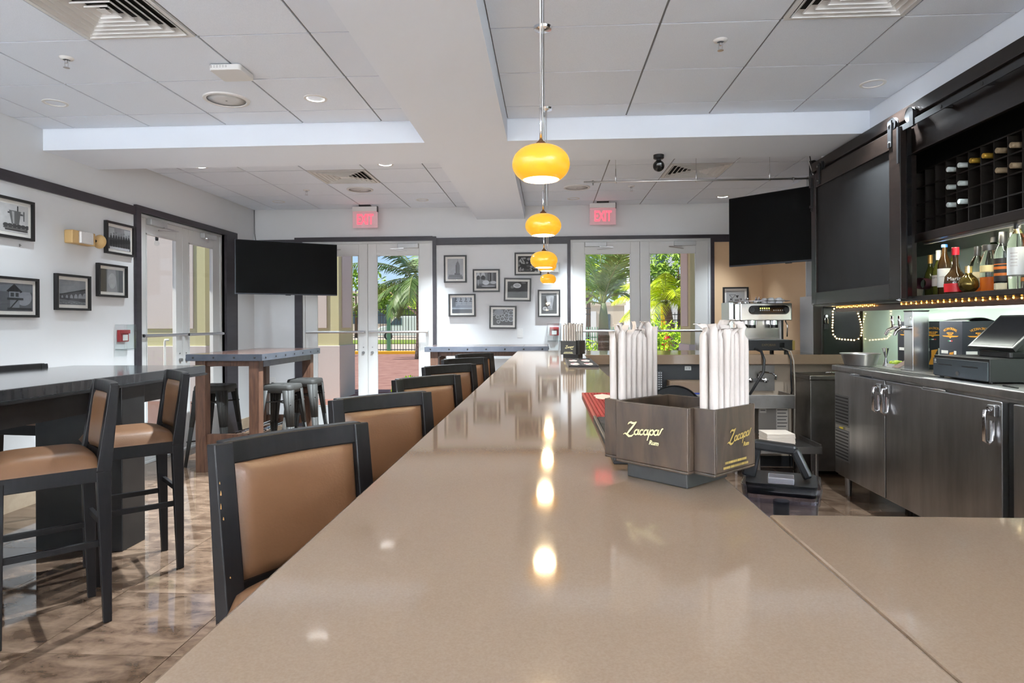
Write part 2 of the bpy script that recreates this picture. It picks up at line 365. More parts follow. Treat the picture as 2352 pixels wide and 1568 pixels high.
# ------------------------------------------------------------------ glazed double doors
HARD = mat('closer_paint', '#b9bcbd', .4, .3)
def door_leaf(par, w, h, hinge_left, closer, pull=False, stile_h=.155, stile_m=.118):
    """local: x along the leaf from 0, y=0 is the room face (room at -y), z up"""
    sl, sr = (stile_h, stile_m) if hinge_left else (stile_m, stile_h)
    lf = MB().bx(0, sl, 0, .045, .01, h).bx(w-sr, w, 0, .045, .01, h).bx(sl, w-sr, 0, .045, h-.15, h).bx(sl, w-sr, 0, .045, .01, .26).build('door_leaf', DOORW, par, bevel=.003)
    MB().bx(sl-.005, w-sr+.005, .018, .026, .255, h-.145).build('glass_pane', GLASS, lf)
    bd = MB()
    for a in ((sl, sl+.012, .26, h-.15), (w-sr-.012, w-sr, .26, h-.15)): bd.bx(a[0], a[1], -.004, .018, a[2], a[3])
    bd.bx(sl, w-sr, -.004, .018, .26, .272).bx(sl, w-sr, -.004, .018, h-.162, h-.15); bd.build('glazing_bead', DOORW, lf)
    p = MB().tube([(.03, -.06, 1.255), (w-.03, -.06, 1.255)], .016, 10)
    for x in (.05, w-.05): p.bx(x-.02, x+.02, -.06, .0, 1.238, 1.272)
    p.build('push_bar', ALU, lf, smooth='auto')
    cx = .30 if hinge_left else w-.30
    d = 1 if hinge_left else -1
    MB().bx(cx-.14, cx+.14, -.055, 0, h-.065, h-.005).build('door_closer', HARD, lf, bevel=.006)
    MB().bar((cx+d*.05, -.07, h-.07), (cx+d*.22, -.12, h-.085), .018, .008).bar((cx+d*.22, -.12, h-.085), (cx+d*.02, -.03, h-.10), .018, .008).build('closer_arm', ALU, lf)
    mx = w-stile_m/2 if hinge_left else stile_m/2
    MB().cyl((mx, 0, .98), (mx, -.03, .98), .018, n=12).cyl((mx, 0, 1.05), (mx, -.006, 1.05), .008, n=10).build('lock_cylinder', STEELD, lf, smooth='auto')
    if pull:
        px = mx-.12 if hinge_left else mx+.12
        MB().tube([(px, .05, 1.20), (px, .09, 1.20), (px, .095, 1.17), (px, .095, .88), (px, .09, .85), (px, .05, .85)], .012, 8).build('pull_handle', WHITE, lf, smooth=True)
    return lf
def double_door(n, origin, rz, w, h):
    """frame with two leaves; local x runs along the wall, room towards -y"""
    d = struct('door_%d' % n, MB().bx(0, .03, -.0, .08, 0, h).bx(w-.03, w, 0, .08, 0, h).bx(.03, w-.03, 0, .08, h-.03, h).bx(.03, w-.03, 0, .1, -.01, .01), DOORW)
    d.matrix_basis = Matrix.Translation(origin) @ Matrix.Rotation(rz, 4, 'Z')
    lw = (w-.06)/2
    a = door_leaf(d, lw-.002, h-.04, True, True, pull=(n == 1)); a.location = (.03, .015, .01)
    b = door_leaf(d, lw-.002, h-.04, False, True); b.location = (.03+lw+.002, .015, .01)
    return d
double_door(2, (-3.30, 8.50, 0), 0, 1.77, 2.475)
double_door(3, (.296, 8.50, 0), 0, 1.814, 2.465)
double_door(1, (-4.0, 6.04, 0), PI/2, 1.66, 2.47)
# ------------------------------------------------------------------ bar counter
CTZ = 1.07
def slab(name, label, x0, x1, y0, y1, th=.09):
    o = MB().bx(x0, x1, y0, y1, CTZ-th, CTZ).build(name, QUARTZ, bevel=.004, seg=2); return setp(o, label, 'countertop')
slab('countertop', 'long beige quartz bar top running past the row of brown stools', -.335, .341, .15, 7.09)
slab('countertop', 'beige quartz return of the bar with a seam at its corner', .3425, 2.2, .15, 1.027)
slab('countertop', 'beige quartz slab carrying the espresso machine', .343, 2.86, 6.09, 7.065)
PANEL = mat('bar_front_panel', '#3a2f2a', .45, col2='#2c231f', nscale=4, stretch=(1, 1, 5))
b = thing('bar_cabinet', 'dark panelled base below the long quartz bar top', 'bar', (0, 0, 0))
MB().bx(.03, .30, .30, 6.95, .10, .98).build('carcass', PANEL, b)
MB().bx(.06, .28, .32, 6.93, 0, .10).build('plinth', BLACKM, b)
for i in range(9): MB().bx(.018, .03, .36+i*.73, .36+i*.73+.68, .18, .93).build('front_panel', PANEL, b, bevel=.004)
b2 = thing('bar_cabinet', 'grey laminate wall below the espresso machine slab', 'bar', (1.6, 6.6, 0))
GREYL = mat('grey_laminate', '#9b8c7c', .5)
MB().bx(.43, 2.80, 6.26, 7.0, .0, .98).build('carcass', GREYL, b2, world=True)
MB().bx(.43, 2.80, 6.245, 6.26, 0, .10).build('plinth', BLACKM, b2, world=True)
b3 = thing('bar_cabinet', 'dark panelled base below the corner return of the bar', 'bar', (1.2, .5, 0))
MB().bx(.32, 2.15, .30, .95, .0, .98).build('carcass', PANEL, b3, world=True)
MB().bx(.32, 2.15, .29, .30, .1, .9).build('front_panel', PANEL, b3, world=True)

# ------------------------------------------------------------------ upholstered counter stools with backs
def make_chair():
    t = thing('bar_stool', 'x', 'stool')
    # local: faces +y, origin on the floor under the seat centre
    for s in (-1, 1):
        MB().bar((s*.185, -.205, 0), (s*.19, -.19, .70), .030, .034, .046, .06, up=(0, 1, 0)).bar((s*.19, -.19, .70), (s*.193, -.235, 1.095), .046, .06, .046, .038, up=(0, 1, 0)).build('leg', WOODBLK, t, bevel=.003)
        MB().bar((s*.185, .195, 0), (s*.19, .195, .70), .030, .030, .046, .046, up=(0, 1, 0)).build('leg', WOODBLK, t, bevel=.003)
    MB().bx(-.205, .205, .17, .212, .655, .725).bx(-.205, .205, -.21, -.165, .655, .725).bx(-.21, -.17, -.2, .2, .655, .725).bx(.17, .21, -.2, .2, .655, .725).build('seat_frame', WOODBLK, t, bevel=.003)
    def seat(u, v):
        x, y = (u-.5)*2, (v-.5)*2
        e = (1-abs(x)**5)*(1-abs(y)**5)
        return (x*.217*(1-.02*(1-e)), .018+y*.208, .722+.075*max(0, e)**.45)
    MB().grid(seat, 18, 18).build('seat', LEATHER, t, smooth=True)
    for z, a, c in ((.37, (-1, -.197), (-1, .195)), (.37, (1, -.197), (1, .195))):
        MB().bar((a[0]*.187, a[1], z), (c[0]*.187, c[1], z), .02, .028).build('stretcher', WOODBLK, t, bevel=.002)
    f = MB().bar((-.187, .195, .27), (.187, .195, .27), .024, .034).build('footrest', WOODBLK, t, bevel=.002)
    MB().bx(-.165, .165, .181, .2095, .2855, .2885).build('footrest_plate', ALU, f)
    MB().bar((-.187, -.2, .44), (.187, -.2, .44), .02, .028).build('stretcher', WOODBLK, t, bevel=.002)
    # back: slightly bowed top rail, framed leather panel
    def rail(z0, z1):
        m = MB(); n = 8
        def yb(x, z): return -.19-.045*(z-.70)/.395-.018*(1-(x/.195)**2)
        for i in range(n+1):
            x = -.195+.39*i/n
            for (z, d) in ((z0, -.017), (z0, .017), (z1, .017), (z1, -.017)): m.v.append(Vector((x, yb(x, z)+d, z)))
        for i in range(n):
            for k in range(4): m.f.append((i*4+k, i*4+(k+1) % 4, i*4+4+(k+1) % 4, i*4+4+k))
        m.f += [(0, 1, 2, 3), (n*4+3, n*4+2, n*4+1, n*4)]
        return m
    rail(1.045, 1.10).build('top_rail', WOODBLK, t, bevel=.004)
    rail(.735, .775).build('lower_rail', WOODBLK, t)
    def pad(sgn):
        def fn(u, v):
            x = (u-.5)*.336; z = .775+v*.272
            e = (1-abs(u*2-1)**7)*(1-abs(v*2-1)**7)
            return (x, -.19-.045*(z-.70)/.395-.018*(1-(x/.195)**2)+sgn*(.009+.020*max(0, e)**.5), z)
        return fn
    MB().grid(pad(1), 16, 16).grid(pad(-1), 16, 16).build('backrest', LEATHER, t, smooth=True)
    return t
CH = make_chair(); _used = [False]
def chair(base, face, label, group=None):
    fx, fy = Vector(face).normalized()
    rz = math.atan2(-fx, fy)
    o = CH if not _used[0] else copy_tree(CH)
    _used[0] = True
    o.matrix_basis = Matrix.Translation((base[0], base[1], 0)) @ Matrix.Rotation(rz, 4, 'Z')
    setp(o, label, 'stool', group); return o
barst = [((-.775, 1.44), (-.519, 1.78)), ((-.774, 2.30), (-.50, 2.575)), ((-.769, 3.108), (-.477, 3.464)), ((-.783, 4.057), (-.515, 4.349)), ((-.787, 4.89), (-.521, 5.153)), ((-.795, 5.69), (-.542, 5.961))]
names = ['scuffed brown leather stool at the row end, by the corner return',
         'brown leather bar stool, second in the row from the corner return', 'brown leather bar stool, third in the row from the corner return',
         'brown leather bar stool, fourth in the row from the corner return', 'brown leather bar stool, fifth in the row from the corner return',
         'brown leather bar stool at the end of the row, by the far bolted table']
for (L, R), nm in zip(barst, names):
    L, R = Vector(L), Vector(R); w = (R-L).normalized(); face = Vector((w.y, -w.x)); c = (L+R)/2+face*.235
    chair(c, face, nm, 'leather stools along the bar')
for (a, c_), nm in (((( -2.04, 2.86), (-2.325, 3.137)), 'brown leather stool at the black high table, nearer the bar corner'),
                    (((-2.078, 3.514), (-2.347, 3.795)), 'brown leather stool at the black high table, beside its black pedestal')):
    L, R = Vector(a), Vector(c_); w = (R-L).normalized(); face = Vector((-w.y, w.x)); face = face if face.x < 0 and face.y < 0 else -face
    chair((L+R)/2+face*.2, face, nm, 'leather stools at the black high table')
chair((-3.425, 4.22), (1, -.12), 'brown leather stool tucked under the black high table on its wall side', 'leather stools at the black high table')

# ------------------------------------------------------------------ black high table
TB = mat('black_table_top', (.022, .022, .023), .12, col2=(.034, .033, .033), nscale=6, stretch=(.5, 6, 1), coat=.3, coatr=.1)
TBE = mat('black_table_edge', (.008, .008, .0085), .33, col2=(.013, .013, .013), nscale=8)
t = thing('high_table', 'long black high table on a slab pedestal beside the picture wall', 'table', (-3.05, 3.2, 0))
MB().bx(-3.57, -2.55, 1.9, 4.66, 1.012, 1.07).build('table_top', TB, t, world=True, bevel=.004)
MB().bx(-3.58, -2.54, 1.89, 4.67, .998, 1.012).build('edge_band', TBE, t, world=True)
MB().bx(-3.42, -2.70, 2.0, 4.5, .855, .998).build('apron', TBE, t, world=True)
MB().bx(-3.13, -2.58, 3.76, 3.98, 0, .998).build('pedestal', TBE, t, world=True, bevel=.004)
MB().bx(-3.13, -2.58, 2.1, 2.32, 0, .998).build('pedestal', TBE, t, world=True, bevel=.004)

# ------------------------------------------------------------------ oak tables with riveted steel edge
STRIP = mat('steel_strip', (.075, .085, .105), .35, .6, col2=(.10, .11, .135), nscale=10)
TTOP = mat('oak_plank_top', '#5e463e', .22, col2='#432f29', nscale=5, ndet=8, stretch=(7, .8, 5), coat=.4, coatr=.08, rnd=.15)
def oak_table(label, loc, w, d, rz=0, h=1.10, rails=True):
    t = thing('high_table', label, 'table', loc, rz)
    n = 5
    for i in range(n):
        x0 = -w/2+.006+i*(w-.012)/n
        MB().bx(x0+.0015, x0+(w-.012)/n-.0015, -d/2+.006, d/2-.006, h-.045, h-.001).build('plank', TTOP, t)
    for (x0, x1, y0, y1) in ((-w/2, w/2, -d/2, -d/2+.006), (-w/2, w/2, d/2-.006, d/2), (-w/2, -w/2+.006, -d/2+.006, d/2-.006), (w/2-.006, w/2, -d/2+.006, d/2-.006)):
        e = MB().bx(x0, x1, y0, y1, h-.062, h).build('edge_strip', STRIP, t, bevel=.0015)
        L = max(x1-x0, y1-y0); k = max(3, int(L/.24)+1)
        for i in range(k):
            rv = MB()
            f = -L/2+.07+i*(L-.14)/(k-1)
            if x1-x0 > y1-y0:
                sg = -1 if y0 < 0 else 1; yy = y0 if sg < 0 else y1
                rv.lathe([(.010, 0), (.009, .004), (.005, .007), (0, .008)], (f, yy, h-.031), 8, Matrix.Rotation(PI/2 if sg < 0 else -PI/2, 3, 'X'))
            else:
                sg = -1 if x0 < 0 else 1; xx = x0 if sg < 0 else x1
                rv.lathe([(.010, 0), (.009, .004), (.005, .007), (0, .008)], (xx, f, h-.031), 8, Matrix.Rotation(-PI/2 if sg < 0 else PI/2, 3, 'Y'))
            rv.build('rivet', BLACKM, e)
    lx, ly = w/2-.105, d/2-.105
    for sx in (-1, 1):
        for sy in (-1, 1): MB().box((sx*lx, sy*ly, (h-.062)/2), (.095, .095, h-.062)).build('leg', WOODB, t, bevel=.003)
    for sy in (-1, 1):
        MB().bx(-lx+.0475, lx-.0475, sy*ly-.02, sy*ly+.02, h-.115, h-.062).build('apron', WOODB, t)
        if rails: MB().bx(-lx+.0475, lx-.0475, sy*ly-.03, sy*ly+.03, .26, .35).build('stretcher', WOODB, t, bevel=.003)
    for sx in (-1, 1):
        MB().bx(sx*lx-.05, sx*lx+.05, -ly+.0475, ly-.0475, h-.125, h-.062).build('side_strip', STRIP, t)
        if rails: MB().tube([(sx*.085, -ly+.03, .30), (sx*.085, ly-.03, .30)], .021, 10).build('foot_pipe', CHROME, t, smooth=True)
    return t
oak_table('oak high table with riveted steel edge and grey metal stools', (-2.97, 6.49, 0), .72, 1.50)
oak_table('oak high table with riveted steel edge against the framed picture wall', (-.73, 7.90, 0), 1.46, .74, rails=False)

# ------------------------------------------------------------------ pressed-metal stools
def make_metal_stool():
    t = thing('metal_stool', 'x', 'stool')
    S, H = .155, .78
    def ring(h, z, r=.045, n=5):
        p = []
        for (sx, sy, a0) in ((1, 1, 0), (-1, 1, PI/2), (-1, -1, PI), (1, -1, 3*PI/2)):
            for k in range(n+1):
                a = a0+PI/2*k/n; p.append((sx*(h-r)+r*math.cos(a), sy*(h-r)+r*math.sin(a), z))
        return p
    m = MB(); rs = [ring(.022, H-.006, .02), ring(.03, H-.004, .025), ring(.135, H-.002), ring(S-.006, H-.004), ring(S, H-.018), ring(S+.004, H-.075)]
    n = len(rs[0]); b0 = 0
    for r in rs: m.v += [Vector(p) for p in r]
    for i in range(len(rs)-1):
        for k in range(n): m.f.append((i*n+k, i*n+(k+1) % n, (i+1)*n+(k+1) % n, (i+1)*n+k))
    m.build('seat', GUN, t, smooth='auto', solid=.003)
    for sx in (-1, 1):
        for sy in (-1, 1):
            l = MB(); pr = []
            for (z, c, w) in ((H-.05, S+.002, .085), (H-.40, S+.025, .055), (0, S+.058, .034)):
                # rounded channel section opening inwards
                q = [(c-w, c), (c-w*.35, c), (c-w*.10, c-w*.10), (c, c-w*.35), (c, c-w)]
                pr.append([(sx*a, sy*b_, z) for a, b_ in q])
            for i in range(2):
                for k in range(4): l.add([pr[i][k], pr[i][k+1], pr[i+1][k+1], pr[i+1][k]], [(0, 1, 2, 3)])
            l.build('leg', GUN, t, smooth=True, solid=.004)
    for z, c in ((.24, S+.038), (H-.17, S+.006)):
        k = MB().tube([(-c, -c, z), (c, c, z)], .007, 6).tube([(-c, c, z-.015), (c, -c, z-.015)], .007, 6); k.build('cross_brace', GUN, t, smooth=True)
    return t
MS = make_metal_stool()
for i, (x, y, nm) in enumerate(((-3.30, 6.22, 'grey pressed-metal stool on the wall side of the oak table'), (-2.645, 6.26, 'grey pressed-metal stool on the bar side of the oak table, by its end leg'),
                                (-2.655, 6.90, 'grey pressed-metal stool on the bar side of the oak table, nearest the glass doors'))):
    o = MS if i == 0 else copy_tree(MS)
    o.matrix_basis = Matrix.Translation((x, y, 0)) @ Matrix.Rotation((.02, -.03, .04)[i], 4, 'Z'); setp(o, nm, 'stool', 'metal stools at the oak table')

# chipped paint on the end stool of the bar row
CHIP = mat('chipped_wood', '#b98d55', .7)
for (x, z, w, h) in ((.208, .985, .006, .018), (.210, .955, .004, .022), (.206, .930, .005, .010), (.209, 1.01, .004, .008), (.2, .80, .005, .006)):
    y = -.19-.045*(z-.70)/.395+.5*(.06+(.038-.06)*(z-.70)/.395)
    MB().prism([(-w*.3, -h*.4), (w*.05, -h*.3), (w*.3, -h*.05), (w*.12, h*.2), (0, h*.45), (-w*.25, h*.1)], .0036, Matrix.Rotation(PI/2, 3, 'X'), (x, y+.0006, z)).build('paint_chip', CHIP, CH)
# ------------------------------------------------------------------ ceiling fittings
DARKV = mat('duct_black', (.01, .01, .01), .9)
def diffuser(i, x, y, label):
    t = thing('air_diffuser', label, 'air vent', (x, y, CZ), 0, 'square ceiling air diffusers')
    h = .297
    MB().bx(-h, h, -h, h, .02, .035).build('duct', DARKV, t)
    MB().bx(-h, h, -h, -h+.022, -.006, .02).bx(-h, h, h-.022, h, -.006, .02).bx(-h, -h+.022, -h+.022, h-.022, -.006, .02).bx(h-.022, h, -h+.022, h-.022, -.006, .02).build('frame', WHITE, t)
    for k in range(6):
        o, z = .268-k*.042, -.004
        inn, zi = o-.030, .020
        m = MB(); a = [(-o, -o, z), (o, -o, z), (o, o, z), (-o, o, z), (-inn, -inn, zi), (inn, -inn, zi), (inn, inn, zi), (-inn, inn, zi)]
        m.add(a, [(j, (j+1) % 4, 4+(j+1) % 4, 4+j) for j in range(4)]); m.add([(p[0], p[1], z) for p in a[:4]]+[(p[0], p[1], z-.007) for p in a[:4]], [(j, (j+1) % 4, 4+(j+1) % 4, 4+j) for j in range(4)]); m.build('louvre', WHITE, t, solid=.0025)
    MB().bx(-.022, .022, -.022, .022, -.004, .0).build('centre_plate', WHITE, t)
for i, (x, y) in enumerate(DIFF):
    diffuser(i, x, y, ['square white air diffuser beside the flat white access point', 'square white air diffuser in the ceiling by the wine cabinet', 'square white air diffuser above the oak table doors', 'square white air diffuser behind the steel hanging rail'][i])
LENS = mat('lamp_lens_on', (1, 1, 1), .4, emit=(1, .97, .92), estr=40)
LENSO = mat('lamp_reflector', (.75, .75, .76), .25, .9)
def downlight(x, y, on_, label, z=CZ, power=None):
    t = thing('downlight', label, 'ceiling light', (x, y, z), 0, 'recessed downlights')
    MB().shell([(.058, -.001), (.062, -.006), (.078, -.004), (.08, .004)], n=24).build('trim_ring', WHITE, t, smooth='auto')
    MB().shell([(.058, -.001), (.045, .03), (.0, .034)], n=24).build('reflector', LENSO if not on_ else LENS, t, smooth=True)
    if not on_: MB().lathe([(.022, .004), (.026, .012), (.02, .03)], n=12).build('bulb', WHITE, t, smooth=True)
    l = bpy.data.lights.new('downlight_lamp', 'SPOT'); near = x < -3.2 or y > 7.5
    l.energy = (.4 if x > 2.05 and y > 0 else 1)*(power or LAMP)*((.75 if y > 7.5 and x > -3 else .10) if near else (2.5 if y > 5.5 else 1.2 if y > 0 else 1.55)); l.spot_size = math.radians((66 if y > 7.5 else 105) if near else 125 if y > 0 else 140); l.spot_blend = 1.0; l.shadow_soft_size = .03; l.color = (.84, .94, 1.0)
    if True:      # spot added in the unlit ones too, to brighten the room
        lo = bpy.data.objects.new('downlight_lamp', l); COL.objects.link(lo); lo.parent = t; lo.location = (0, 0, -.02)
for x, y, on_, nm in ((-3.412, 4.288, 0, 'unlit recessed downlight near the picture wall, before the cross beam'), (-1.584, 4.328, 1, 'lit recessed downlight beside the ceiling speaker'),
        (2.114, 4.31, 0, 'unlit recessed downlight next to the right soffit'), (-3.393, 6.105, 1, 'lit recessed downlight just behind the cross beam, by the picture wall'),
        (-1.568, 6.156, 1, 'lit recessed downlight just behind the cross beam, by the long beam'), (-3.383, 7.932, 0, 'small unlit downlight in the far corner above the television'),
        (-1.563, 7.965, 0, 'small unlit downlight between the exit sign and the long beam'), (.32, 8.032, 0, 'small unlit downlight beside the exit sign over the palm doors'),
        (2.147, 8.041, 1, 'lit recessed downlight above the television by the cabinet')):
    downlight(x, y, on_, nm)
for x in (-3.2, -1.6, .4, 1.7):  # unseen downlights added behind the camera as fill
    for y in (-8.2, -5.5, -2.8):
        downlight(x, y, 1, 'added unseen downlight in the front part of the room', power=LAMP)
def speaker(x, y, label):
    t = thing('ceiling_speaker', label, 'speaker', (x, y, CZ), 0, 'round ceiling speakers')
    MB().shell([(.125, -.006), (.13, -.011), (.148, -.009), (.152, .004)], n=32).build('rim', WHITE, t, smooth='auto')
    MB().lathe([(.126, -.004), (.06, -.010), (0, -.011)], n=32).build('grille', mat('speaker_grille', '#d6d6d6', .8, bump=.5, bscale=500), t, smooth=True)
    MB().cyl((0, 0, -.0105), (0, 0, -.0125), .007, n=10).build('badge', STEELD, t)
speaker(-2.198, 4.303, 'round white ceiling speaker beside the access point'); speaker(-2.152, 7.289, 'round white ceiling speaker before the exit sign over the oak table'); speaker(.333, 7.366, 'round white ceiling speaker between the pendants and the hanging rail')
def sprinkler(x, y, label):
    t = thing('sprinkler', label, 'sprinkler', (x, y, CZ), 0, 'ceiling sprinkler heads')
    MB().shell([(.018, -.012), (.034, -.008), (.04, .002)], n=20).build('escutcheon', WHITE, t, smooth=True)
    MB().cyl((0, 0, 0), (0, 0, -.03), .007, n=10).bar((-.011, 0, -.012), (-.009, 0, -.055), .004).bar((.011, 0, -.012), (.009, 0, -.055), .004).build('frame_arms', CHROME, t)
    MB().cyl((0, 0, -.055), (0, 0, -.058), .017, n=14).build('deflector', CHROME, t)
sprinkler(-2.774, 3.573, 'ceiling sprinkler head between diffuser and picture wall'); sprinkler(.95, 3.588, 'ceiling sprinkler head over the well of the bar')
sprinkler(-2.77, 7.265, 'ceiling sprinkler head above the corner television'); sprinkler(.945, 7.344, 'ceiling sprinkler head before the exit sign at the palm doors')
t = thing('wireless_access_point', 'flat square white access point on the ceiling grid', 'access point', (-1.905, 3.80, CZ))
MB().rbox((0, 0, -.022), (.19, .19, .034), .02).build('housing', WHITE, t, bevel=.004)
gr = MB()
for r in range(2):
    for k in range(6): gr.box((-.06+.018*k-.02, -.0955, -.014-r*.008), (.008, .002, .003))
gr.build('vent_slot', STEELD, t)
MB().bx(-.05, .05, -.05, .05, -.006, .002).build('mount_plate', WHITE, t)
t = thing('security_camera', 'black ball security camera under the cross beam', 'camera', (.914, 5.36, 2.75))
MB().lathe([(.043, 0), (.043, -.028), (.034, -.034), (0, -.034)], n=24).build('base', BLACKP, t, smooth='auto')
MB().lathe([(.02, -.03), (.02, -.05)], n=14).build('neck', BLACKP, t)
bl = MB().lathe([(.0001, -.045)]+[(.047*math.sin(a), -.09+.047*math.cos(a)) for a in [PI*k/12 for k in range(1, 12)]]+[(.0001, -.137)], n=24).build('ball', BLACKG, t, smooth=True)
MB().lathe([(.026, 0), (.026, .006), (.018, .008), (0, .008)], (0, -.044, -.095), 20, Matrix.Rotation(PI/2+.25, 3, 'X')).build('lens', BLACKG, bl, smooth='auto')

# ------------------------------------------------------------------ hanging rail with hooks
t = thing('hanging_rail', 'thin steel rail hung on wires behind the cross beam', 'rail', (1.3, 5.75, 2.6))
zr = 2.615; yr = 5.72
MB().tube([(.32, yr, zr), (2.28, yr, zr)], .0085, 8).build('pipe', ALU, t, smooth=True, world=True)
for x in (.60, 1.30, 1.93):
    MB().tube([(x, yr, CZ), (x, yr, zr+.11)], .0012, 5).build('wire', STEELD, t, world=True)
    MB().tube([(x, yr, zr+.115), (x, yr, zr+.04), (x, yr, zr-.014)], [.003, .007, .009], 8).build('hanger', ALU, t, smooth=True, world=True)
for x in (.40, 2.13): MB().lathe([(.014, -.006), (.014, .006)], (x, yr, zr), 12, Matrix.Rotation(PI/2, 3, 'Y')).cyl((x, yr, zr), (x, yr, zr-.028), .005, n=8).build('end_clip', STEELD, t, world=True)

# ------------------------------------------------------------------ amber glass pendants
def amber():
    m = bpy.data.materials.new('amber_glass'); m.use_nodes = True; t = m.node_tree; p = t.nodes['Principled BSDF']
    p.inputs['Base Color'].default_value = (*lin('#bd7a18'), 1); p.inputs['Roughness'].default_value = .15
    p.inputs['Emission Color'].default_value = (1.0, .47, .035, 1); p.inputs['Emission Strength'].default_value = .21
    return m
AMBER = amber()
INNER = mat('opal_inner', (1, .95, .85), .4, emit=(1, .82, .55), estr=1.0)
BULB = mat('bulb_glow', (1, 1, 1), .4, emit=(1, .85, .6), estr=4)
def pendant(x, y, z, label):
    """z = centre of the shade"""
    t = thing('pendant_lamp', label, 'pendant lamp', (x, y, z), 0, 'amber pendants over the bar')
    R = .0715; prof = []
    for k in range(17):
        a = -.96+k*(PI/2+.80)/16
        prof.append((R*max(.0, math.cos(a))**.82 if math.cos(a) > 0 else 0, .0475*math.sin(a)))
    prof = [(r, zz) for r, zz in prof if zz < .0462]
    prof.append((.010, .0475))
    s = MB().shell(prof, n=40).build('glass_shade', AMBER, t, smooth=True)
    MB().shell([(r-.0025, zz) for r, zz in prof[:-1]], n=40).build('inner_glass', INNER, s, smooth=True)
    MB().lathe([(.014, .046), (.013, .052), (.006, .058), (.004, .062)], n=16).build('cap', mat('bronze', (.18, .09, .04), .35, .9), t, smooth='auto')
    MB().lathe([(0, -.028), (.012, -.022), (.016, -.008), (.012, .012), (.008, .03)], n=14).build('bulb', BULB, t, smooth=True)
    top = CZ-z
    if 4.86 < y < 5.49: top = 2.75-z
    MB().tube([(0, 0, .06), (0, 0, .14)], .0035, 8).build('stem', CHROME, t, smooth=True)
    MB().tube([(0, 0, .13), (0, 0, top-.015)], .0021, 6).build('cord', mat('clear_cord', (.55, .55, .56), .3, .6), t, smooth=True)
    MB().tube([(.006, 0, .13), (.0065, .004, top*.5), (.006, 0, top-.015)], .0009, 5).build('support_wire', STEELD, t, smooth=True)
    MB().lathe([(.0, -.022), (.008, -.018), (.045, -.012), (.05, 0)], (0, 0, top), 28).build('ceiling_canopy', CHROME, t, smooth='auto')
    l = bpy.data.lights.new('pendant_bulb', 'POINT'); l.energy = 2.4; l.color = (1, .78, .48); l.shadow_soft_size = .035
    lo = bpy.data.objects.new('pendant_bulb', l); COL.objects.link(lo); lo.parent = t; lo.location = (0, 0, -.035)
for (x, y, z), nm in zip(((-.016, 1.593, 1.763), (-.018, 2.556, 1.757), (-.021, 3.373, 1.70), (-.010, 4.643, 1.786), (.001, 5.76, 1.763)),
        ('largest-looking amber glass pendant, nearest the corner return of the bar', 'amber glass pendant second from the corner return', 'amber glass pendant hung slightly lower than its neighbours', 'amber glass pendant fourth from the corner return', 'amber glass pendant farthest along the bar, by the framed pictures')):
    pendant(x, y, z, nm)

# ------------------------------------------------------------------ exit signs
REDG = mat('exit_red', (.6, .04, .06), .4, emit=(1, .06, .09), estr=.8)
ACRY = mat('edge_lit_acrylic', (.72, .62, .64), .08, trans=.45, ior=1.2, emit=(1, .35, .42), estr=.04)
def exit_sign(x, label):
    y = 8.25
    t = thing('exit_sign', label, 'exit sign', (x, y, 2.62), 0, 'red exit signs')
    MB().bx(-.075, .075, -.03, .03, .275, .297).build('ceiling_mount', BLACKP, t)
    MB().bx(-.165, .165, -.022, .022, .215, .275).build('housing', WHITE, t, bevel=.003)
    MB().bx(.16, .168, -.024, .024, .205, .278).build('end_cap', BLACKP, t)
    MB().bx(-.165, .165, -.004, .004, 0, .215).build('acrylic_panel', ACRY, t, bevel=.002)
    text('lettering', 'EXIT', REDG, t, .185, place((0, -.0055, .105), (1, 0, 0), (0, 0, 1)), sx=.58, offset=.0045)
exit_sign(-2.37, 'red EXIT sign hung before the doors by the corner television'); exit_sign(.70, 'red EXIT sign hung before the palm-tree doors')

# ------------------------------------------------------------------ unseen uplights added as fill on the walls behind the camera
def fill_uplight(x, y, rz, label):
    t = thing('added_uplight', label, 'wall lamp', (x, y, 1.95), rz, 'added half-bowl fill uplights')
    pr = [(.16*math.sin(a), -.11*math.cos(a)) for a in [PI/2*k/8 for k in range(9)]]
    m = MB(); n = 14
    for (r, z) in pr:
        for k in range(n+1): a = -PI*k/n; m.v.append(Vector((r*math.cos(a), r*math.sin(a), z)))
    for i in range(len(pr)-1):
        for k in range(n): m.f.append((i*(n+1)+k, i*(n+1)+k+1, (i+1)*(n+1)+k+1, (i+1)*(n+1)+k))
    m.build('plaster_bowl', WHITE, t, smooth=True, solid=.006)
    MB().bx(-.06, .06, -.01, 0, -.09, .02).build('back_plate', WHITE, t)
    l = bpy.data.lights.new('added_uplight_lamp', 'AREA'); l.shape = 'DISK'; l.size = .16; l.energy = FILL_UPLIGHT; l.color = (.9, .96, 1.0)
    lo = bpy.data.objects.new('added_uplight_lamp', l); COL.objects.link(lo); lo.parent = t; lo.location = (0, -.09, -.02); lo.rotation_euler = (PI-.25, 0, 0)
for y in (-7.5, -5.0, -2.8, -.6): fill_uplight(-3.97, y, PI/2, 'added unseen half-bowl uplight on the picture wall in the front of the room')
for y in (-7.5, -5.2, -3.2, -1.2): fill_uplight(2.90, y, -PI/2, 'added unseen half-bowl uplight on the cabinet wall in the front of the room')
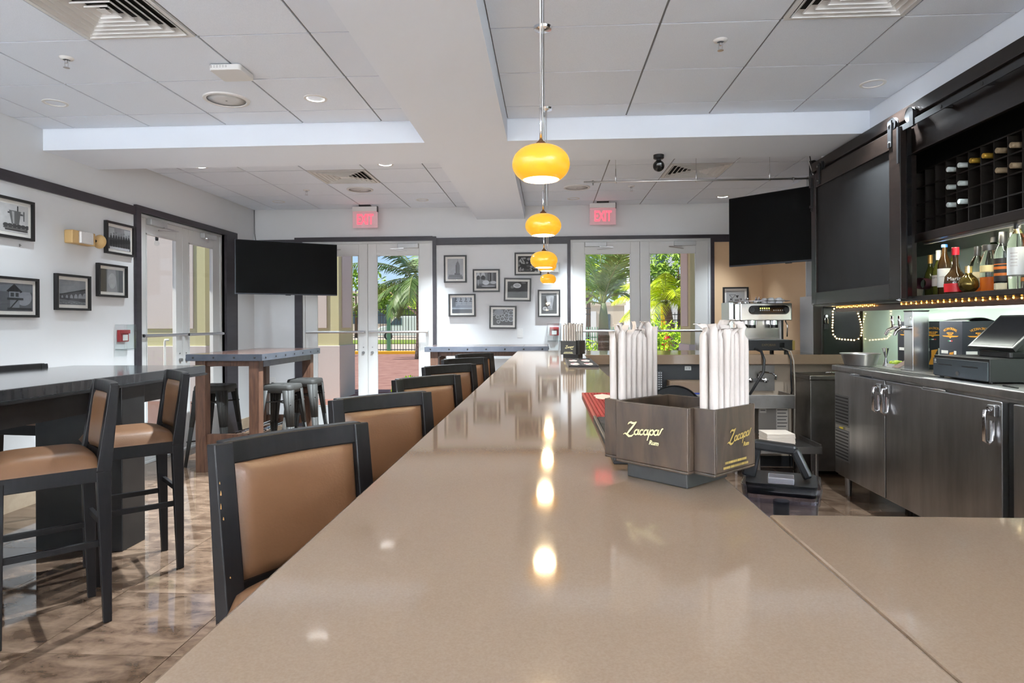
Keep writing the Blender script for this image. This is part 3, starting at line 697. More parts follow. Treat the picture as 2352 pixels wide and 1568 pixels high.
# ------------------------------------------------------------------ framed black-and-white prints
FRAME = mat('frame_black', (.013, .013, .014), .4)
MATB = mat('mat_board', '#e4e1db', .9)
PGLASS = glassmat('picture_glass', (.98, .98, .98), .02, 1.2)
_tone = {}
def tone(g, tint=0):
    k = (round(g, 2), tint)
    if k not in _tone:
        g = .85*g**1.3; c = (g*(1-.10*tint), g, g*(1+.16*tint)); _tone[k] = mat('print_tone', c, .7, col2=tuple(x*.8 for x in c), nscale=14, ndet=6)
    return _tone[k]
def ell(cx, cy, rx, ry, n=18, a0=0, a1=2*PI): return [(cx+rx*math.cos(a0+(a1-a0)*k/n), cy+ry*math.sin(a0+(a1-a0)*k/n)) for k in range(n if abs(a1-a0-2*PI) < .01 else n+1)]
def rc(x0, y0, x1, y1): return [(x0, y0), (x1, y0), (x1, y1), (x0, y1)]
def picture(label, org, rz, w, h, shapes, bg, tint=0, tilt=0, mw=.027, group='framed black-and-white prints'):
    """origin: bottom centre on the wall; local x right, room at -y"""
    t = thing('framed_picture', label, 'picture', org, rz, group)
    fw, d = .019, .034
    R = Matrix.Rotation(tilt, 3, 'Y'); c = Vector((0, 0, h/2))
    def X(mb):
        mb.v = [R @ (p-c)+c for p in mb.v]; return mb
    f = MB().bx(-w/2, w/2, -d, -.002, 0, fw).bx(-w/2, w/2, -d, -.002, h-fw, h).bx(-w/2, -w/2+fw, -d, -.002, fw, h-fw).bx(w/2-fw, w/2, -d, -.002, fw, h-fw)
    X(f).build('frame', FRAME, t)
    X(MB().bx(-w/2+fw, w/2-fw, -.014, -.004, fw, h-fw)).build('mat_board', MATB, t)
    x0, x1, z0, z1 = -w/2+fw+mw, w/2-fw-mw, fw+mw, h-fw-mw
    p = X(MB().bx(x0, x1, -.0155, -.014, z0, z1)).build('print', tone(bg, tint), t)
    groups = {}
    for i, (g, poly) in enumerate(shapes):
        y = -.0157-.0002*i
        m = groups.setdefault(g, MB()); n = len(m.v)
        vs = [(x0+(x1-x0)*min(1, max(0, a)), y, z0+(z1-z0)*min(1, max(0, b))) for a, b in poly]
        m.add(vs, [tuple(range(len(vs)))])
    for g, m in groups.items():
        s = X(m).build('print_figure', tone(g, tint), p, flipfix=False); s['kind'] = 'stuff'
    X(MB().bx(-w/2+fw, w/2-fw, -.0275, -.0255, fw, h-fw)).build('glazing', PGLASS, t)
    return t
YF = 8.5
def fp(x0, z1, x1, z0, label, shapes, bg, tint=0, tilt=0): return picture(label, ((x0+x1)/2, YF, z0), 0, x1-x0, z1-z0, shapes, bg, tint, tilt)
tower = [(.62, rc(0, 0, 1, 1)), (.25, rc(.05, 0, .97, .14)), (.30, rc(.08, .14, .92, .22)), (.20, rc(.45, .2, .80, .30)), (.32, rc(.52, .28, .78, .70)), (.22, rc(.52, .28, .60, .70)), (.30, rc(.55, .70, .75, .78)), (.28, [(.57, .78), (.73, .78), (.65, .90)]), (.25, rc(.64, .88, .66, .98))]
tower += [(.5, rc(.1+.07*i, .04, .13+.07*i, .10)) for i in range(11)]
fp(-1.378, 2.277, -1.076, 1.914, 'black-framed print of a tall stepped tower', tower, .62, .4)
wine = [(.35, rc(0, 0, 1, 1)), (.12, rc(0, 0, 1, .25)), (.20, rc(0, .2, 1, .30)), (.75, ell(.10, .78, .09, .26)), (.75, ell(.34, .78, .11, .26)), (.05, ell(.10, .68, .09, .15)), (.05, ell(.34, .68, .11, .15)), (.7, rc(.09, .2, .11, .56)), (.7, rc(.33, .3, .35, .56)), (.08, rc(.58, .45, .75, 1)), (.55, rc(.63, .5, .66, .95)), (.16, rc(.85, .4, 1, 1)), (.78, ell(.48, .38, .17, .15)), (.66, ell(.85, .38, .15, .10)), (.5, ell(.6, .15, .35, .06))]
fp(-.994, 2.089, -.637, 1.787, 'black-framed print of two wine glasses and cheese', wine, .35, .5)
random.seed(3)
deli = [(.07, rc(0, 0, 1, 1))]
for i in range(46): deli.append((random.choice((.2, .35, .5, .65, .12)), ell(random.random(), random.random()*.9, .04+.06*random.random(), .04+.05*random.random(), 9)))
deli += [(.6, [(.06, .72), (.2, .92), (.34, .62), (.2, .5)]), (.1, [(.14, .80), (.17, .84), (.28, .60), (.25, .56)])]
fp(-.44, 2.303, -.088, 2.003, 'black-framed print of a heap of food behind the pendants', deli, .07)
plate = [(.06, rc(0, 0, 1, 1)), (.09, [(0, .3), (.45, .6), (.3, 0), (0, 0)]), (.28, ell(.24, .66, .09, .09)), (.80, ell(.48, .75, .20, .15)), (.55, ell(.48, .76, .13, .09)), (.25, ell(.8, .92, .12, .06))]
fp(-.581, 1.968, -.224, 1.662, 'tilted black-framed print of one pale dish on black', plate, .06, .2, .02)
bal = [(.55, rc(0, .45, 1, 1)), (.40, rc(0, .2, 1, .5)), (.20, rc(0, 0, 1, .27)), (.60, rc(0, .25, 1, .33)), (.25, rc(0, .4, .18, .95))]
for i in range(4):
    x = .17+.25*i; bal += [(.12, rc(x, .72, x+.03, 1)), (.15, rc(x-.06, .72, x+.10, .78)), (.10, rc(x-.01, .85, x+.07, .92)), (.12, rc(x+.05, .55, x+.06, .75))]
bal += [(.3, rc(.2+.05*i, .52, .21+.05*i, .66)) for i in range(16)]
fp(-1.319, 1.764, -.959, 1.464, 'black-framed print of a pale beach with a bluish foreground', bal, .5, 1.1)
bowls = [(.10, rc(0, 0, 1, 1)), (.35, ell(.3, .8, .25, .2))]
for (x, y, r) in ((.66, .88, .09), (.9, .78, .13), (.69, .62, .12), (.9, .40, .14), (.24, .52, .10), (.28, .22, .09), (.5, .62, .08), (.47, .40, .12), (.68, .32, .08), (.05, .68, .07)):
    bowls += [(.75, ell(x, y, r, r*1.2)), (.22, ell(x, y, r*.8, r*.96))]
bowls += [(.4, [(.3+.06*i, .95), (.34+.06*i, .95), (.22+.06*i, .62), (.18+.06*i, .62)]) for i in range(4)]
fp(-.776, 1.603, -.419, 1.301, 'black-framed print of small bowls of food from above', bowls, .10, .7, .012)
drink = [(.13, rc(0, 0, 1, 1)), (.5, [(.3, .84), (.82, .84), (.70, .26), (.42, .26)]), (.72, [(.34, .8), (.6, .8), (.58, .4), (.44, .4)]), (.6, ell(.56, .84, .26, .04)), (.35, ell(.56, .22, .20, .05)), (.75, ell(.24, .24, .14, .10)), (.5, ell(.24, .24, .10, .07)), (.08, ell(.47, .42, .07, .05)), (.3, rc(.0, .88, 1, .92))]
fp(-.136, 1.811, .16, 1.452, 'black-framed print of a tall iced drink by the wall box', drink, .13, .3)
mart = [(.60, rc(0, 0, 1, 1)), (.35, rc(.1, .12, .3, .35)), (.30, rc(.45, .1, .7, .45)), (.30, rc(.75, .12, .95, .35)), (.06, [(.14, .75), (.52, .75), (.33, .5)]), (.60, [(.18, .73), (.48, .73), (.33, .53)]), (.06, rc(.32, .2, .34, .5)), (.08, [(.5, .7), (.68, .7), (.59, .52)]), (.1, ell(.25, .45, .05, .06))]
fp(2.261, 1.826, 2.585, 1.532, 'black-framed print of a cocktail glass on the tan wall', mart, .60)
XW = -3.97
def lp(y0, z1, y1, z0, label, shapes, bg, tint=0, tilt=0): return picture(label, (XW, (y0+y1)/2, z0), PI/2, y1-y0, z1-z0, shapes, bg, tint, tilt)
bucket = [(.72, rc(0, 0, 1, 1)), (.25, [(.42, .78), (.78, .78), (.72, .3), (.5, .3)]), (.55, [(.5, .75), (.58, .75), (.58, .33), (.54, .33)]), (.15, rc(.38, .66, .44, .72)), (.15, rc(.76, .64, .84, .70)), (.12, rc(.66, .78, .70, .96)), (.10, rc(.85, .45, .88, .8)), (.12, rc(.3, .06, .98, .12)), (.2, rc(.25, .13, .98, .18))]
bucket += [(.12, ell(.32+.13*i, .24, .08, .07)) for i in range(6)]
lp(4.345, 2.316, 4.738, 2.016, 'black-framed print of an ice bucket with bottle, above the lifeguard hut print', bucket, .72)
fam = [(.45, rc(0, 0, 1, 1)), (.15, rc(0, 0, 1, .5)), (.65, rc(.02, .5, .25, .95)), (.6, rc(.7, .55, .98, .95)), (.75, rc(.05, 0, .95, .12))]
for i in range(8): fam += [(.08, ell(.1+.115*i, .38, .055, .28)), (.35, ell(.1+.115*i, .66+.05*(i % 3), .035, .05))]
lp(5.547, 2.312, 5.942, 2.018, 'black-framed print of a crowd of figures beside the emergency light', fam, .45, .4)
palm = [(.30, rc(0, 0, 1, 1)), (.08, rc(0, 0, .25, 1)), (.45, [(.25, 0), (.75, 0), (.65, 1), (.3, 1)]), (.55, ell(.5, .5, .18, .35)), (.2, rc(.8, 0, 1, 1))]
lp(5.442, 1.921, 5.832, 1.626, 'black-framed glossy print reflecting the greenery outside', palm, .30)
bridge = [(.42, rc(0, .45, 1, 1)), (.30, rc(0, 0, 1, .45)), (.16, [(0, .22), (1, .12), (1, .68), (0, .42)]), (.08, [(0, .38), (1, .62), (1, .66), (0, .42)])]
for i in range(6):
    x = .06+.15*i+.02*i; bridge.append((.45, ell(x+.04, .27, .035+.012*i, .10+.025*i, 14, 0, PI)))
bridge += [(.5, rc(.1*i, .05+.03*(i % 2), .1*i+.07, .07+.03*(i % 2))) for i in range(10)]
lp(4.958, 1.792, 5.346, 1.496, 'black-framed print of an arched stone bridge', bridge, .42, .6)
guard = [(.22, rc(0, 0, 1, 1)), (.45, ell(.72, .5, .25, .3)), (.32, rc(0, .7, 1, 1)), (.06, [(.2, .72), (.43, .98), (.68, .7), (.62, .66), (.26, .68)]), (.40, rc(.28, .48, .6, .70)), (.12, rc(.32, .52, .42, .66)), (.12, rc(.47, .52, .56, .66)), (.10, rc(.22, .40, .70, .48)), (.35, rc(.3, .12, .58, .40)), (.08, [(.3, .12), (.35, .12), (.55, .40), (.5, .40)]), (.10, rc(.22, .05, .95, .12))]
lp(4.385, 1.731, 4.779, 1.433, 'black-framed print of a wooden lifeguard hut', guard, .22, .8)
o = MB().bx(XW, XW+.006, 4.625, 4.632, 1.965, 1.985).bx(XW, XW+.016, 4.627, 4.630, 1.972, 1.976).build('picture_hook', STEELD); setp(o, 'bare picture hook below the ice bucket print', 'hook')

# ------------------------------------------------------------------ emergency light, call points, plates
YEL = mat('aged_beige_plastic', '#cba972', .45)
LENSP = mat('clear_prismatic', (.85, .86, .86), .15, .35, bump=.5, bscale=120)
t = thing('emergency_light', 'yellowed twin-head emergency light on the picture wall', 'emergency light', (XW, 5.20, 2.10), PI/2)
MB().bx(-.125, .145, -.075, 0, -.05, .06).build('housing', YEL, t, bevel=.008)
MB().bx(-.06, .09, -.10, -.075, -.045, .055).build('front_lens', LENSP, t, bevel=.008)
hd = MB().lathe([(.012, 0), (.04, .014), (.058, .04), (.061, .05)], (.165, -.06, 0), 20, Matrix.Rotation(PI/2, 3, 'Y')).build('lamp_head', YEL, t, smooth='auto')
MB().lathe([(.058, .05), (.045, .06), (0, .064)], (.165, -.06, 0), 20, Matrix.Rotation(PI/2, 3, 'Y')).build('head_lens', LENSP, hd, smooth=True)
MB().cyl((.14, -.06, 0), (.172, -.06, 0), .012, n=10).build('swivel', BLACKP, t)
RED = mat('alarm_red', '#9e1f25', .4)
CLEAR = glassmat('clear_cover', (.93, .95, .95), .03, 1.32)
def call_point(label, org, rz):
    t = thing('fire_alarm_pull', label, 'fire alarm', org, rz, 'covered fire alarm pulls')
    MB().bx(-.06, .06, -.035, 0, -.045, .065).bx(-.06, .06, -.05, -.035, .03, .065).build('pull_station', RED, t, bevel=.004)
    MB().bx(-.032, .032, -.045, -.035, -.035, .02).build('pull_handle', WHITE, t, bevel=.003)
    c = MB().bx(-.088, -.084, -.09, 0, -.115, .115).bx(.084, .088, -.09, 0, -.115, .115).bx(-.084, .084, -.09, 0, .111, .115).bx(-.084, .084, -.09, 0, -.115, -.111).bx(-.084, .084, -.09, -.086, -.111, .111)
    c.build('clear_cover', CLEAR, t, bevel=.003)
    MB().bx(-.09, .09, -.1, -.0, -.125, -.113).build('cover_base', CLEAR, t, bevel=.004)
call_point('red fire alarm pull under a clear cover by the picture wall doors', (XW, 5.78, 1.262), PI/2)
call_point('red fire alarm pull under a clear cover next to the palm doors', (.079, YF, 1.255), 0)
t = thing('thermostat', 'white thermostat box behind the pendants', 'thermostat', (.095, YF, 2.09))
MB().bx(-.062, .062, -.03, 0, -.073, .073).build('clear_guard', CLEAR, t, bevel=.004)
MB().bx(-.04, .045, -.025, 0, -.05, .05).build('body', WHITE, t, bevel=.004)
MB().bx(-.03, -.005, -.027, -.025, -.03, -.01).build('display', STEELD, t)
def plate(name, label, cat, org, rz):
    t = thing(name, label, cat, org, rz)
    MB().bx(-.037, .037, -.006, 0, -.058, .058).build('cover_plate', WHITE, t, bevel=.002)
    return t
p = plate('light_switch', 'white rocker switch below the small bowls print', 'switch', (-.373, YF, 1.242), 0); MB().bx(-.017, .017, -.010, -.006, -.033, .033).build('rocker', WHITE, p, bevel=.001)
def outlet(label, org, rz, dark=False):
    p = plate('wall_outlet', label, 'outlet', org, rz)
    for z in (-.02, .02): MB().bx(-.016, .016, -.009, -.006, z-.013, z+.013).build('socket', STEELD if z < 0 else WHITE, p, bevel=.001)
outlet('white wall outlet beneath the corner television', (-3.97, 8.05, .42) if False else (-3.72, YF, .60), 0)

# ------------------------------------------------------------------ televisions
BEZ = mat('tv_bezel', (.03, .035, .05), .35)
def tv(label, L, R, zt, zb, mount, plug):
    L, R = Vector((*L, 0)), Vector((*R, 0)); w = (R-L).length; c = (L+R)/2; rz = math.atan2((R-L).y, (R-L).x)
    t = thing('television', label, 'television', (c.x, c.y, zb), rz, 'wall televisions'); h = zt-zb
    MB().bx(-w/2, w/2, 0, .035, 0, h).build('casing', BEZ, t, bevel=.004)
    MB().bx(-w/2+.006, w/2-.006, -.002, 0, .014, h-.006).build('screen', SCREEN, t)
    MB().bx(-w*.3, w*.3, .035, .065, h*.12, h*.7).build('rear_housing', BLACKP, t, bevel=.01)
    MB().bx(-.03, .03, -.004, .01, -.008, .0).build('sensor_bump', BLACKP, t)
    return t, rz, w, h
t, rz, w, h = tv('black wall television mounted across the corner above the oak table', (-3.575, 7.18), (-2.60, 7.82), 2.352, 1.722, None, None)
MB().bar((0, .065, .3), (0, .60, .3), .06, .06).bar((0, .60, .3), (-.05, 1.26, .3), .05, .05).build('wall_arm', BLACKM, t)
MB().bx(-.12, .12, .065, .075, .15, .45).build('mount_plate', BLACKM, t)
t2, rz2, w2, h2 = tv('black television angled beside the chalkboard cabinet', (1.83, 6.63), (2.69, 5.76), 2.62, 1.93, None, None)
MB().bar((0.1, .065, .4), (.1, .30, .4), .06, .06).bar((.1, .3, .4), (.1, .30, .985), .05, .05).build('wall_arm', BLACKM, t2)
MB().bx(-.02, .22, .065, .075, .2, .6).build('mount_plate', BLACKM, t2)
o = MB().tube([(-3.955, 8.485, CZ), (-3.955, 8.485, 2.6), (-3.93, 8.47, 2.5), (-3.9, 8.45, 2.42)], .006, 6).build('power_cable', STEELD, smooth=True); setp(o, 'grey cable running down the far corner to the television', 'cable')
o = MB().tube([(2.42, 6.1, CZ), (2.45, 6.12, 2.80), (2.44, 6.14, 2.62), (2.43, 6.14, 2.4)], .005, 6).build('power_cable', mat('dark_cable', (.04, .04, .045), .5), smooth=True); setp(o, 'dark cable hanging from the ceiling to the angled television', 'cable')
o = MB().tube([(2.35, 6.0, CZ), (2.42, 6.05, 2.75), (2.5, 6.1, 2.6), (2.52, 6.12, 2.4)], .003, 6).build('power_cable', WHITE, smooth=True); setp(o, 'white cable hanging from the ceiling to the angled television', 'cable')
t = thing('light_bulb', 'small bare bulb hanging in the picture wall doorway', 'bulb', (-4.3, 6.86, 2.30))
MB().lathe([(.014, 0), (.017, .02), (.016, .05), (.006, .06)], n=12).build('socket', BLACKP, t, smooth='auto')
MB().lathe([(0, -.06), (.02, -.05), (.026, -.03), (.014, 0)], n=12).build('glass', CLEAR, t, smooth=True)
MB().tube([(0, 0, .06), (0, 0, .80)], .003, 5).build('cord', BLACKP, t)
# ------------------------------------------------------------------ back-bar coolers
XC = 2.30
def knob_handle(par, x, y, z):
    h = MB().bx(x-.022, x, y-.028, y+.028, z-.03, z+.03).build('latch', STEELD, par, bevel=.006, world=True)
    MB().tube([(x-.02, y, z+.005), (x-.048, y, z), (x-.05, y, z-.04), (x-.05, y, z-.15), (x-.03, y, z-.165), (x-.012, y, z-.15), (x-.012, y, z-.05)], .011, 8).build('pull', CHROME, h, smooth=True)
    MB().cyl((x-.022, y, z+.005), (x-.034, y, z+.005), .015, n=14).build('lock', CHROME, h, smooth='auto')
t = thing('bar_cooler', 'stainless two-door back-bar cooler with side grille under the tap tower', 'cooler', (2.6, 4.6, 0))
MB().bx(XC+.02, 2.88, 4.065, 5.31, .15, .985).build('body', STEEL, t, world=True)
MB().bx(XC-.02, 2.884, 4.065, 5.33, .985, 1.025).build('worktop', STEEL, t, world=True, bevel=.006)
for (a, b_) in ((4.515, 5.03), (4.07, 4.497)):
    d = MB().bx(XC-.02, XC+.02, a, b_, .17, .97).build('door', STEEL, t, world=True, bevel=.005)
knob_handle(t, XC-.02, 4.56, .915); knob_handle(t, XC-.02, 4.45, .915)
MB().bx(XC-.004, XC+.02, 5.035, 5.305, .17, .975).build('grille_panel', STEEL, t, world=True)
for z0, z1 in ((.56, .80), (.29, .53)):
    g = MB().bx(XC-.012, XC-.004, 5.05, 5.29, z0, z1).build('grille', STEELD, t, world=True, bevel=.003)
    for k in range(9):
        z = z0+.02+k*(z1-z0-.04)/8; MB().bx(XC-.0145, XC-.012, 5.065, 5.275, z-.005, z+.005).build('louvre', BLACKM, g)
o_ = MB().bx(XC-.0146, XC-.012, 5.15, 5.21, .535, .548).build('sticker', mat('yellow_label', '#c9b23a', .6), t, world=True)
for (x, y) in ((2.36, 4.15), (2.36, 5.22), (2.82, 4.15), (2.82, 5.22)): MB().cyl((x, y, 0), (x, y, .15), .022, .028, n=12).build('leg', STEELD, t, world=True, smooth='auto')
MB().bx(XC-.022, XC-.016, 4.68, 4.86, .972, .98).build('hinge_bar', CHROME, t, world=True)
t = thing('bar_cooler', 'stainless back-bar cooler below the cash drawer', 'cooler', (2.6, 3.1, 0))
MB().bx(XC+.0, 2.88, 1.9, 4.06, .15, .985).build('body', STEEL, t, world=True)
MB().bx(XC-.035, 2.884, 1.88, 4.062, .985, 1.03).build('worktop', STEEL, t, world=True, bevel=.006)
for (a, b_) in ((3.35, 4.045), (2.56, 3.27), (1.92, 2.54)):
    MB().bx(XC-.04, XC, a, b_, .17, .965).build('door', STEEL, t, world=True, bevel=.005)
MB().bx(XC-.008, XC, 3.275, 3.345, .17, .965).build('door_gap', BLACKM, t, world=True)
knob_handle(t, XC-.04, 3.40, .915)
MB().tube([(XC-.03, 3.82, .972), (XC-.035, 4.03, .972)], .006, 8).build('hinge_bar', CHROME, t, world=True, smooth=True)
for (x, y) in ((2.36, 2.0), (2.36, 3.85), (2.82, 2.0), (2.82, 3.85)): MB().cyl((x, y, 0), (x, y, .15), .022, .028, n=12).build('leg', STEELD, t, world=True, smooth='auto')
# drip tray let into the top
t = thing('drip_tray', 'long perforated steel drip tray along the cooler front', 'drip tray', (2.36, 4.5, 1.025))
MB().bx(2.30, 2.42, 4.085, 5.30, 1.025, 1.031).build('tray', STEELD, t, world=True)
sl_ = MB()
for i in range(100):
    for k in range(4): sl_.bx(2.312+.027*k, 2.330+.027*k, 4.095+i*.0120, 4.095+i*.0120+.006, 1.0311, 1.0316)
o = sl_.build('slot', BLACKM, t, world=True); o['kind'] = 'stuff'

# ------------------------------------------------------------------ backsplash and end panel
GREEN = mat('green_glass_panel', '#bcd2c1', .10, spec=.6, coat=.6, coatr=.03)
o = MB().bx(2.885, 2.899, 1.5, 6.08, .9, 1.93).build('backsplash', GREEN); setp(o, 'pale green glass backsplash behind the tap tower', 'backsplash')
t = thing('end_panel', 'glossy black end panel ringed with fairy lights', 'panel', (2.7, 6.13, CTZ))
MB().bx(2.545, 2.895, 6.11, 6.15, CTZ, 1.62).build('board', BLACKG, t, world=True)
MB().bx(2.525, 2.545, 6.11, 6.30, CTZ, 1.62).build('post', ESP, t, world=True, bevel=.003)
MB().bx(2.525, 2.895, 6.30, 6.62, CTZ, 1.62).build('white_return', WALL, t, world=True)

# ------------------------------------------------------------------ wall cabinet: header, carcass, wine rack, bottle shelf
t = thing('wall_cabinet', 'dark stained wall cabinet with wine rack and bottle shelf', 'cabinet', (2.55, 3.6, 1.5))
def part(n, mb, m, **k): return mb.build(n, m, t, world=True, **k)
part('fascia', MB().bx(2.30, 2.33, 1.5, 5.70, 2.43, 2.735), ESP, bevel=.004)
part('top_moulding', MB().bx(2.275, 2.30, 1.5, 5.70, 2.655, 2.735), ESP, bevel=.004)
part('top_board', MB().bx(2.33, 2.885, 1.5, 5.70, 2.71, 2.735), ESP)
part('back_board', MB().bx(2.865, 2.884, 1.5, 5.70, 1.93, 2.71), mat('cabinet_black', (.004, .004, .004), .8))
part('end_board', MB().bx(2.30, 2.865, 5.66, 5.70, 1.51, 2.71), ESP)
part('stile', MB().bx(2.30, 2.345, 4.235, 4.30, 1.53, 2.43), ESP, bevel=.003)
part('rack_shelf', MB().bx(2.33, 2.865, 1.5, 5.66, 1.87, 1.925), ESP, bevel=.003)
part('bottle_shelf', MB().bx(2.295, 2.884, 1.5, 5.66, 1.50, 1.53), ESP, bevel=.003)
part('valance', MB().bx(2.46, 2.49, 1.5, 5.66, 1.455, 1.50), mat('redwood_valance', (.055, .030, .022), .35, col2=(.09, .05, .036), nscale=4, stretch=(4, 1, 9)), bevel=.003)
RACK = mat('rack_slat', (.009, .007, .0055), .5, spec=.25)
cell = .1075; z0r = 1.935
for i in range(27):
    y = 4.113-cell*(i-5)
    if y > 1.55 and y < 4.26+.6: part('rack_upright', MB().bx(2.45, 2.80, y-.004, y+.004, 1.925, 2.365), RACK)
for k in range(5):
    z = z0r+cell*k-.006 if k else 1.929
    part('rack_slat', MB().bx(2.448, 2.80, 1.55, 4.65, z-.004, z+.004), RACK)
# sliding chalkboard door on a rail
t2 = thing('sliding_door', 'black chalkboard sliding door hung on the cabinet rail', 'cabinet door', (2.25, 4.9, 1.51))
def p2(n, mb, m, par=t2, **k): return mb.build(n, m, par, world=(par == t2), **k)
p2('door_frame', MB().bx(2.225, 2.265, 5.49, 5.58, 1.515, 2.605).bx(2.225, 2.265, 4.20, 4.335, 1.515, 2.605).bx(2.225, 2.265, 4.335, 5.49, 1.515, 1.615).bx(2.225, 2.265, 4.335, 5.49, 2.487, 2.605), ESP, bevel=.003)
p2('chalkboard', MB().bx(2.243, 2.262, 4.33, 5.495, 1.61, 2.49), mat('chalkboard', (.0055, .0055, .006), .7, col2=(.010, .010, .0105), nscale=3, ndet=6, stretch=(1, 2, 1)))
for y in (5.42, 4.31):
    b_ = p2('hanger_strap', MB().bx(2.215, 2.225, y-.022, y+.022, 2.50, 2.67), BLACKM)
    MB().lathe([(.042, -.009), (.047, -.012), (.047, -.006), (.036, 0), (.047, .006), (.047, .012), (.042, .009)], (2.240, y-.0, 2.645), 24, Matrix.Rotation(PI/2, 3, 'Y')).build('roller_wheel', BLACKM, b_, smooth='auto')
    MB().cyl((2.208, y, 2.645), (2.26, y, 2.645), .010, n=10).cyl((2.208, y, 2.53), (2.22, y, 2.53), .007, n=8).build('bolt', STEELD, b_)
p2('pull_bar', MB().bx(2.21, 2.222, 4.195, 4.215, 2.37, 2.60), BLACKM)
p2('edge_latch', MB().bx(2.212, 2.225, 5.55, 5.56, 2.30, 2.58).bx(2.205, 2.225, 5.54, 5.57, 2.50, 2.52).bx(2.205, 2.225, 5.54, 5.57, 2.33, 2.35), BLACKM)
p2('eye_ring', MB().lathe([(.014, -.003), (.018, 0), (.014, .003), (.010, 0), (.014, -.003)], (2.222, 4.215, 1.508), 16, Matrix.Rotation(.4, 3, 'X')), CHROME, smooth=True)
p2('door_edge_dark', MB().bx(2.262, 2.29, 4.19, 4.23, 1.515, 2.605), BLACKG)
t3 = thing('door_rail', 'flat black steel rail the chalkboard door hangs from', 'rail', (2.25, 3.6, 2.59))
MB().bx(2.238, 2.246, 1.5, 5.66, 2.575, 2.612).build('flat_bar', mat('rail_steel', (.055, .056, .058), .4, .7), t3, world=True)
for y in (1.8, 2.6, 3.05, 3.45, 3.80, 4.75, 5.2): MB().cyl((2.236, y, 2.594), (2.30, y, 2.594), .011, n=10).build('standoff_bolt', BLACKM, t3, world=True, smooth='auto')
o_ = MB().bx(2.232, 2.25, 4.07, 4.11, 2.57, 2.66).build('end_stop', BLACKM, t3, world=True)
MB().lathe([(.040, -.009), (.045, -.012), (.045, -.006), (.034, 0), (.045, .006), (.045, .012), (.04, .009)], (2.252, 4.13, 2.655), 24, Matrix.Rotation(PI/2, 3, 'Y')).build('roller_wheel', BLACKM, t3, world=True, smooth='auto')

# ------------------------------------------------------------------ wine bottles lying in the rack
BOTG = mat('dark_bottle_glass', (.006, .010, .005), .08, spec=.6)
def wine_lying(col, row, cap, label, r=.037):
    y = 4.113-cell*(col-.5); z = (1.933 if row == 0 else z0r+cell*row-.006)+.004+r+.001
    t = thing('wine_bottle', label, 'bottle', (2.45, y, z), 0, 'wine bottles in the rack')
    M = Matrix.Rotation(PI/2, 3, 'Y')      # local z -> +x (bottle base towards the wall)
    MB().lathe([(.0145, .03), (.0145, .07), (.02, .09), (r, .14), (r, .325), (r-.008, .33), (0, .322)], (0, 0, 0), 20, M).build('body', BOTG, t, smooth='auto')
    MB().lathe([(0, -.022), (.0135, -.022), (.0155, -.019), (.0155, -.004), (.0148, -.002), (.0155, .0), (.0155, .034), (.0147, .036)], (0, 0, 0), 16, M).build('capsule', cap, t, smooth='auto')
CAPW = mat('capsule_white', '#c9d2cf', .35); CAPG = mat('capsule_gold', '#c29a3c', .3, .6); CAPC = mat('capsule_cork', '#8f7c62', .6)
rows = {'t': 3, 'm': 2, 'l': 1}
for c_, rw, cap, nm in ((1, 3, CAPW, 'white-capped wine bottle in the rack, top row, next to the chalkboard side'), (2, 3, CAPW, 'white-capped wine bottle in the rack, top row, beside the gold caps'),
        (3, 3, CAPG, 'gold-capped wine bottle in the rack next to the white caps'), (4, 3, CAPG, 'gold-capped wine bottle in the rack next to the brown caps'),
        (5, 3, CAPC, 'brown-capped wine bottle in the top rack row beside the gold caps'), (6, 3, CAPC, 'brown-capped wine bottle in the top rack row, outermost'),
        (5, 2, CAPC, 'brown-capped wine bottle in the second rack row, inner cell'), (6, 2, CAPC, 'brown-capped wine bottle in the second rack row, outer cell'),
        (1, 2, CAPW, 'white-capped wine bottle in the middle row, inner cell'), (2, 2, CAPW, 'white-capped wine bottle in the middle row, outer cell'),
        (1, 1, CAPW, 'white-capped wine bottle in the lower row, inner cell'), (2, 1, CAPW, 'white-capped wine bottle poking out farthest in the lower row')):
    wine_lying(c_, rw, cap, nm)

# ------------------------------------------------------------------ standing bottles
ZS = 1.5305
def bottle(label, px, x, h, r, body, cap, caph=.05, prof=None, liquid=None, lh=.1, labels=(), capr=None, neck=.013, shoulder=None, group='spirit bottles on the cabinet shelf'):
    y = on(px, 670, 'x', x).y
    t = thing('bottle', label, 'bottle', (x, y, ZS), 0, group)
    sh = shoulder or h*.55
    if prof is None: prof = [(0, .002), (r*.9, .0), (r, .006), (r, sh), (r*.82, sh+.03), (neck+.004, sh+.065), (neck, sh+.08), (neck, h-caph)]
    MB().lathe(prof, n=24).build('glass', body, t, smooth='auto')
    cr_ = capr or neck+.002
    if cap: MB().lathe([(cr_, h-caph), (cr_, h-.002), (cr_-.002, h), (0, h)], n=18).build('cap', cap, t, smooth='auto')
    if liquid:
        MB().lathe([(0, .008), (r-.004, .008), (r-.004, lh), (0, lh)], n=24).build('liquid', liquid, t, smooth='auto')
    for (z0, z1, m) in labels:
        MB().shell([(r+.0008, z0), (r+.0008, z1)], n=24).build('paper_label', m, t, smooth=True)
    return t, y
CLG = mat('clear_bottle_glass', (.97, .99, .98), .03, trans=1.0, ior=1.35)
OLIVE = mat('olive_glass', (.055, .06, .012), .06, spec=.6); BRN = mat('brown_glass', (.035, .018, .006), .06)
LW = mat('label_white', '#d9dcda', .6); LGRY = mat('label_grey', '#b1a9a6', .6); LMAR = mat('label_maroon', '#4d1f2e', .5); LRED = mat('label_red', '#c1121f', .4); LCRM = mat('label_cream', '#d8cfb0', .6); LORG = mat('label_orange', '#d0722c', .5); LYEL = mat('label_straw', '#e3d39b', .5)
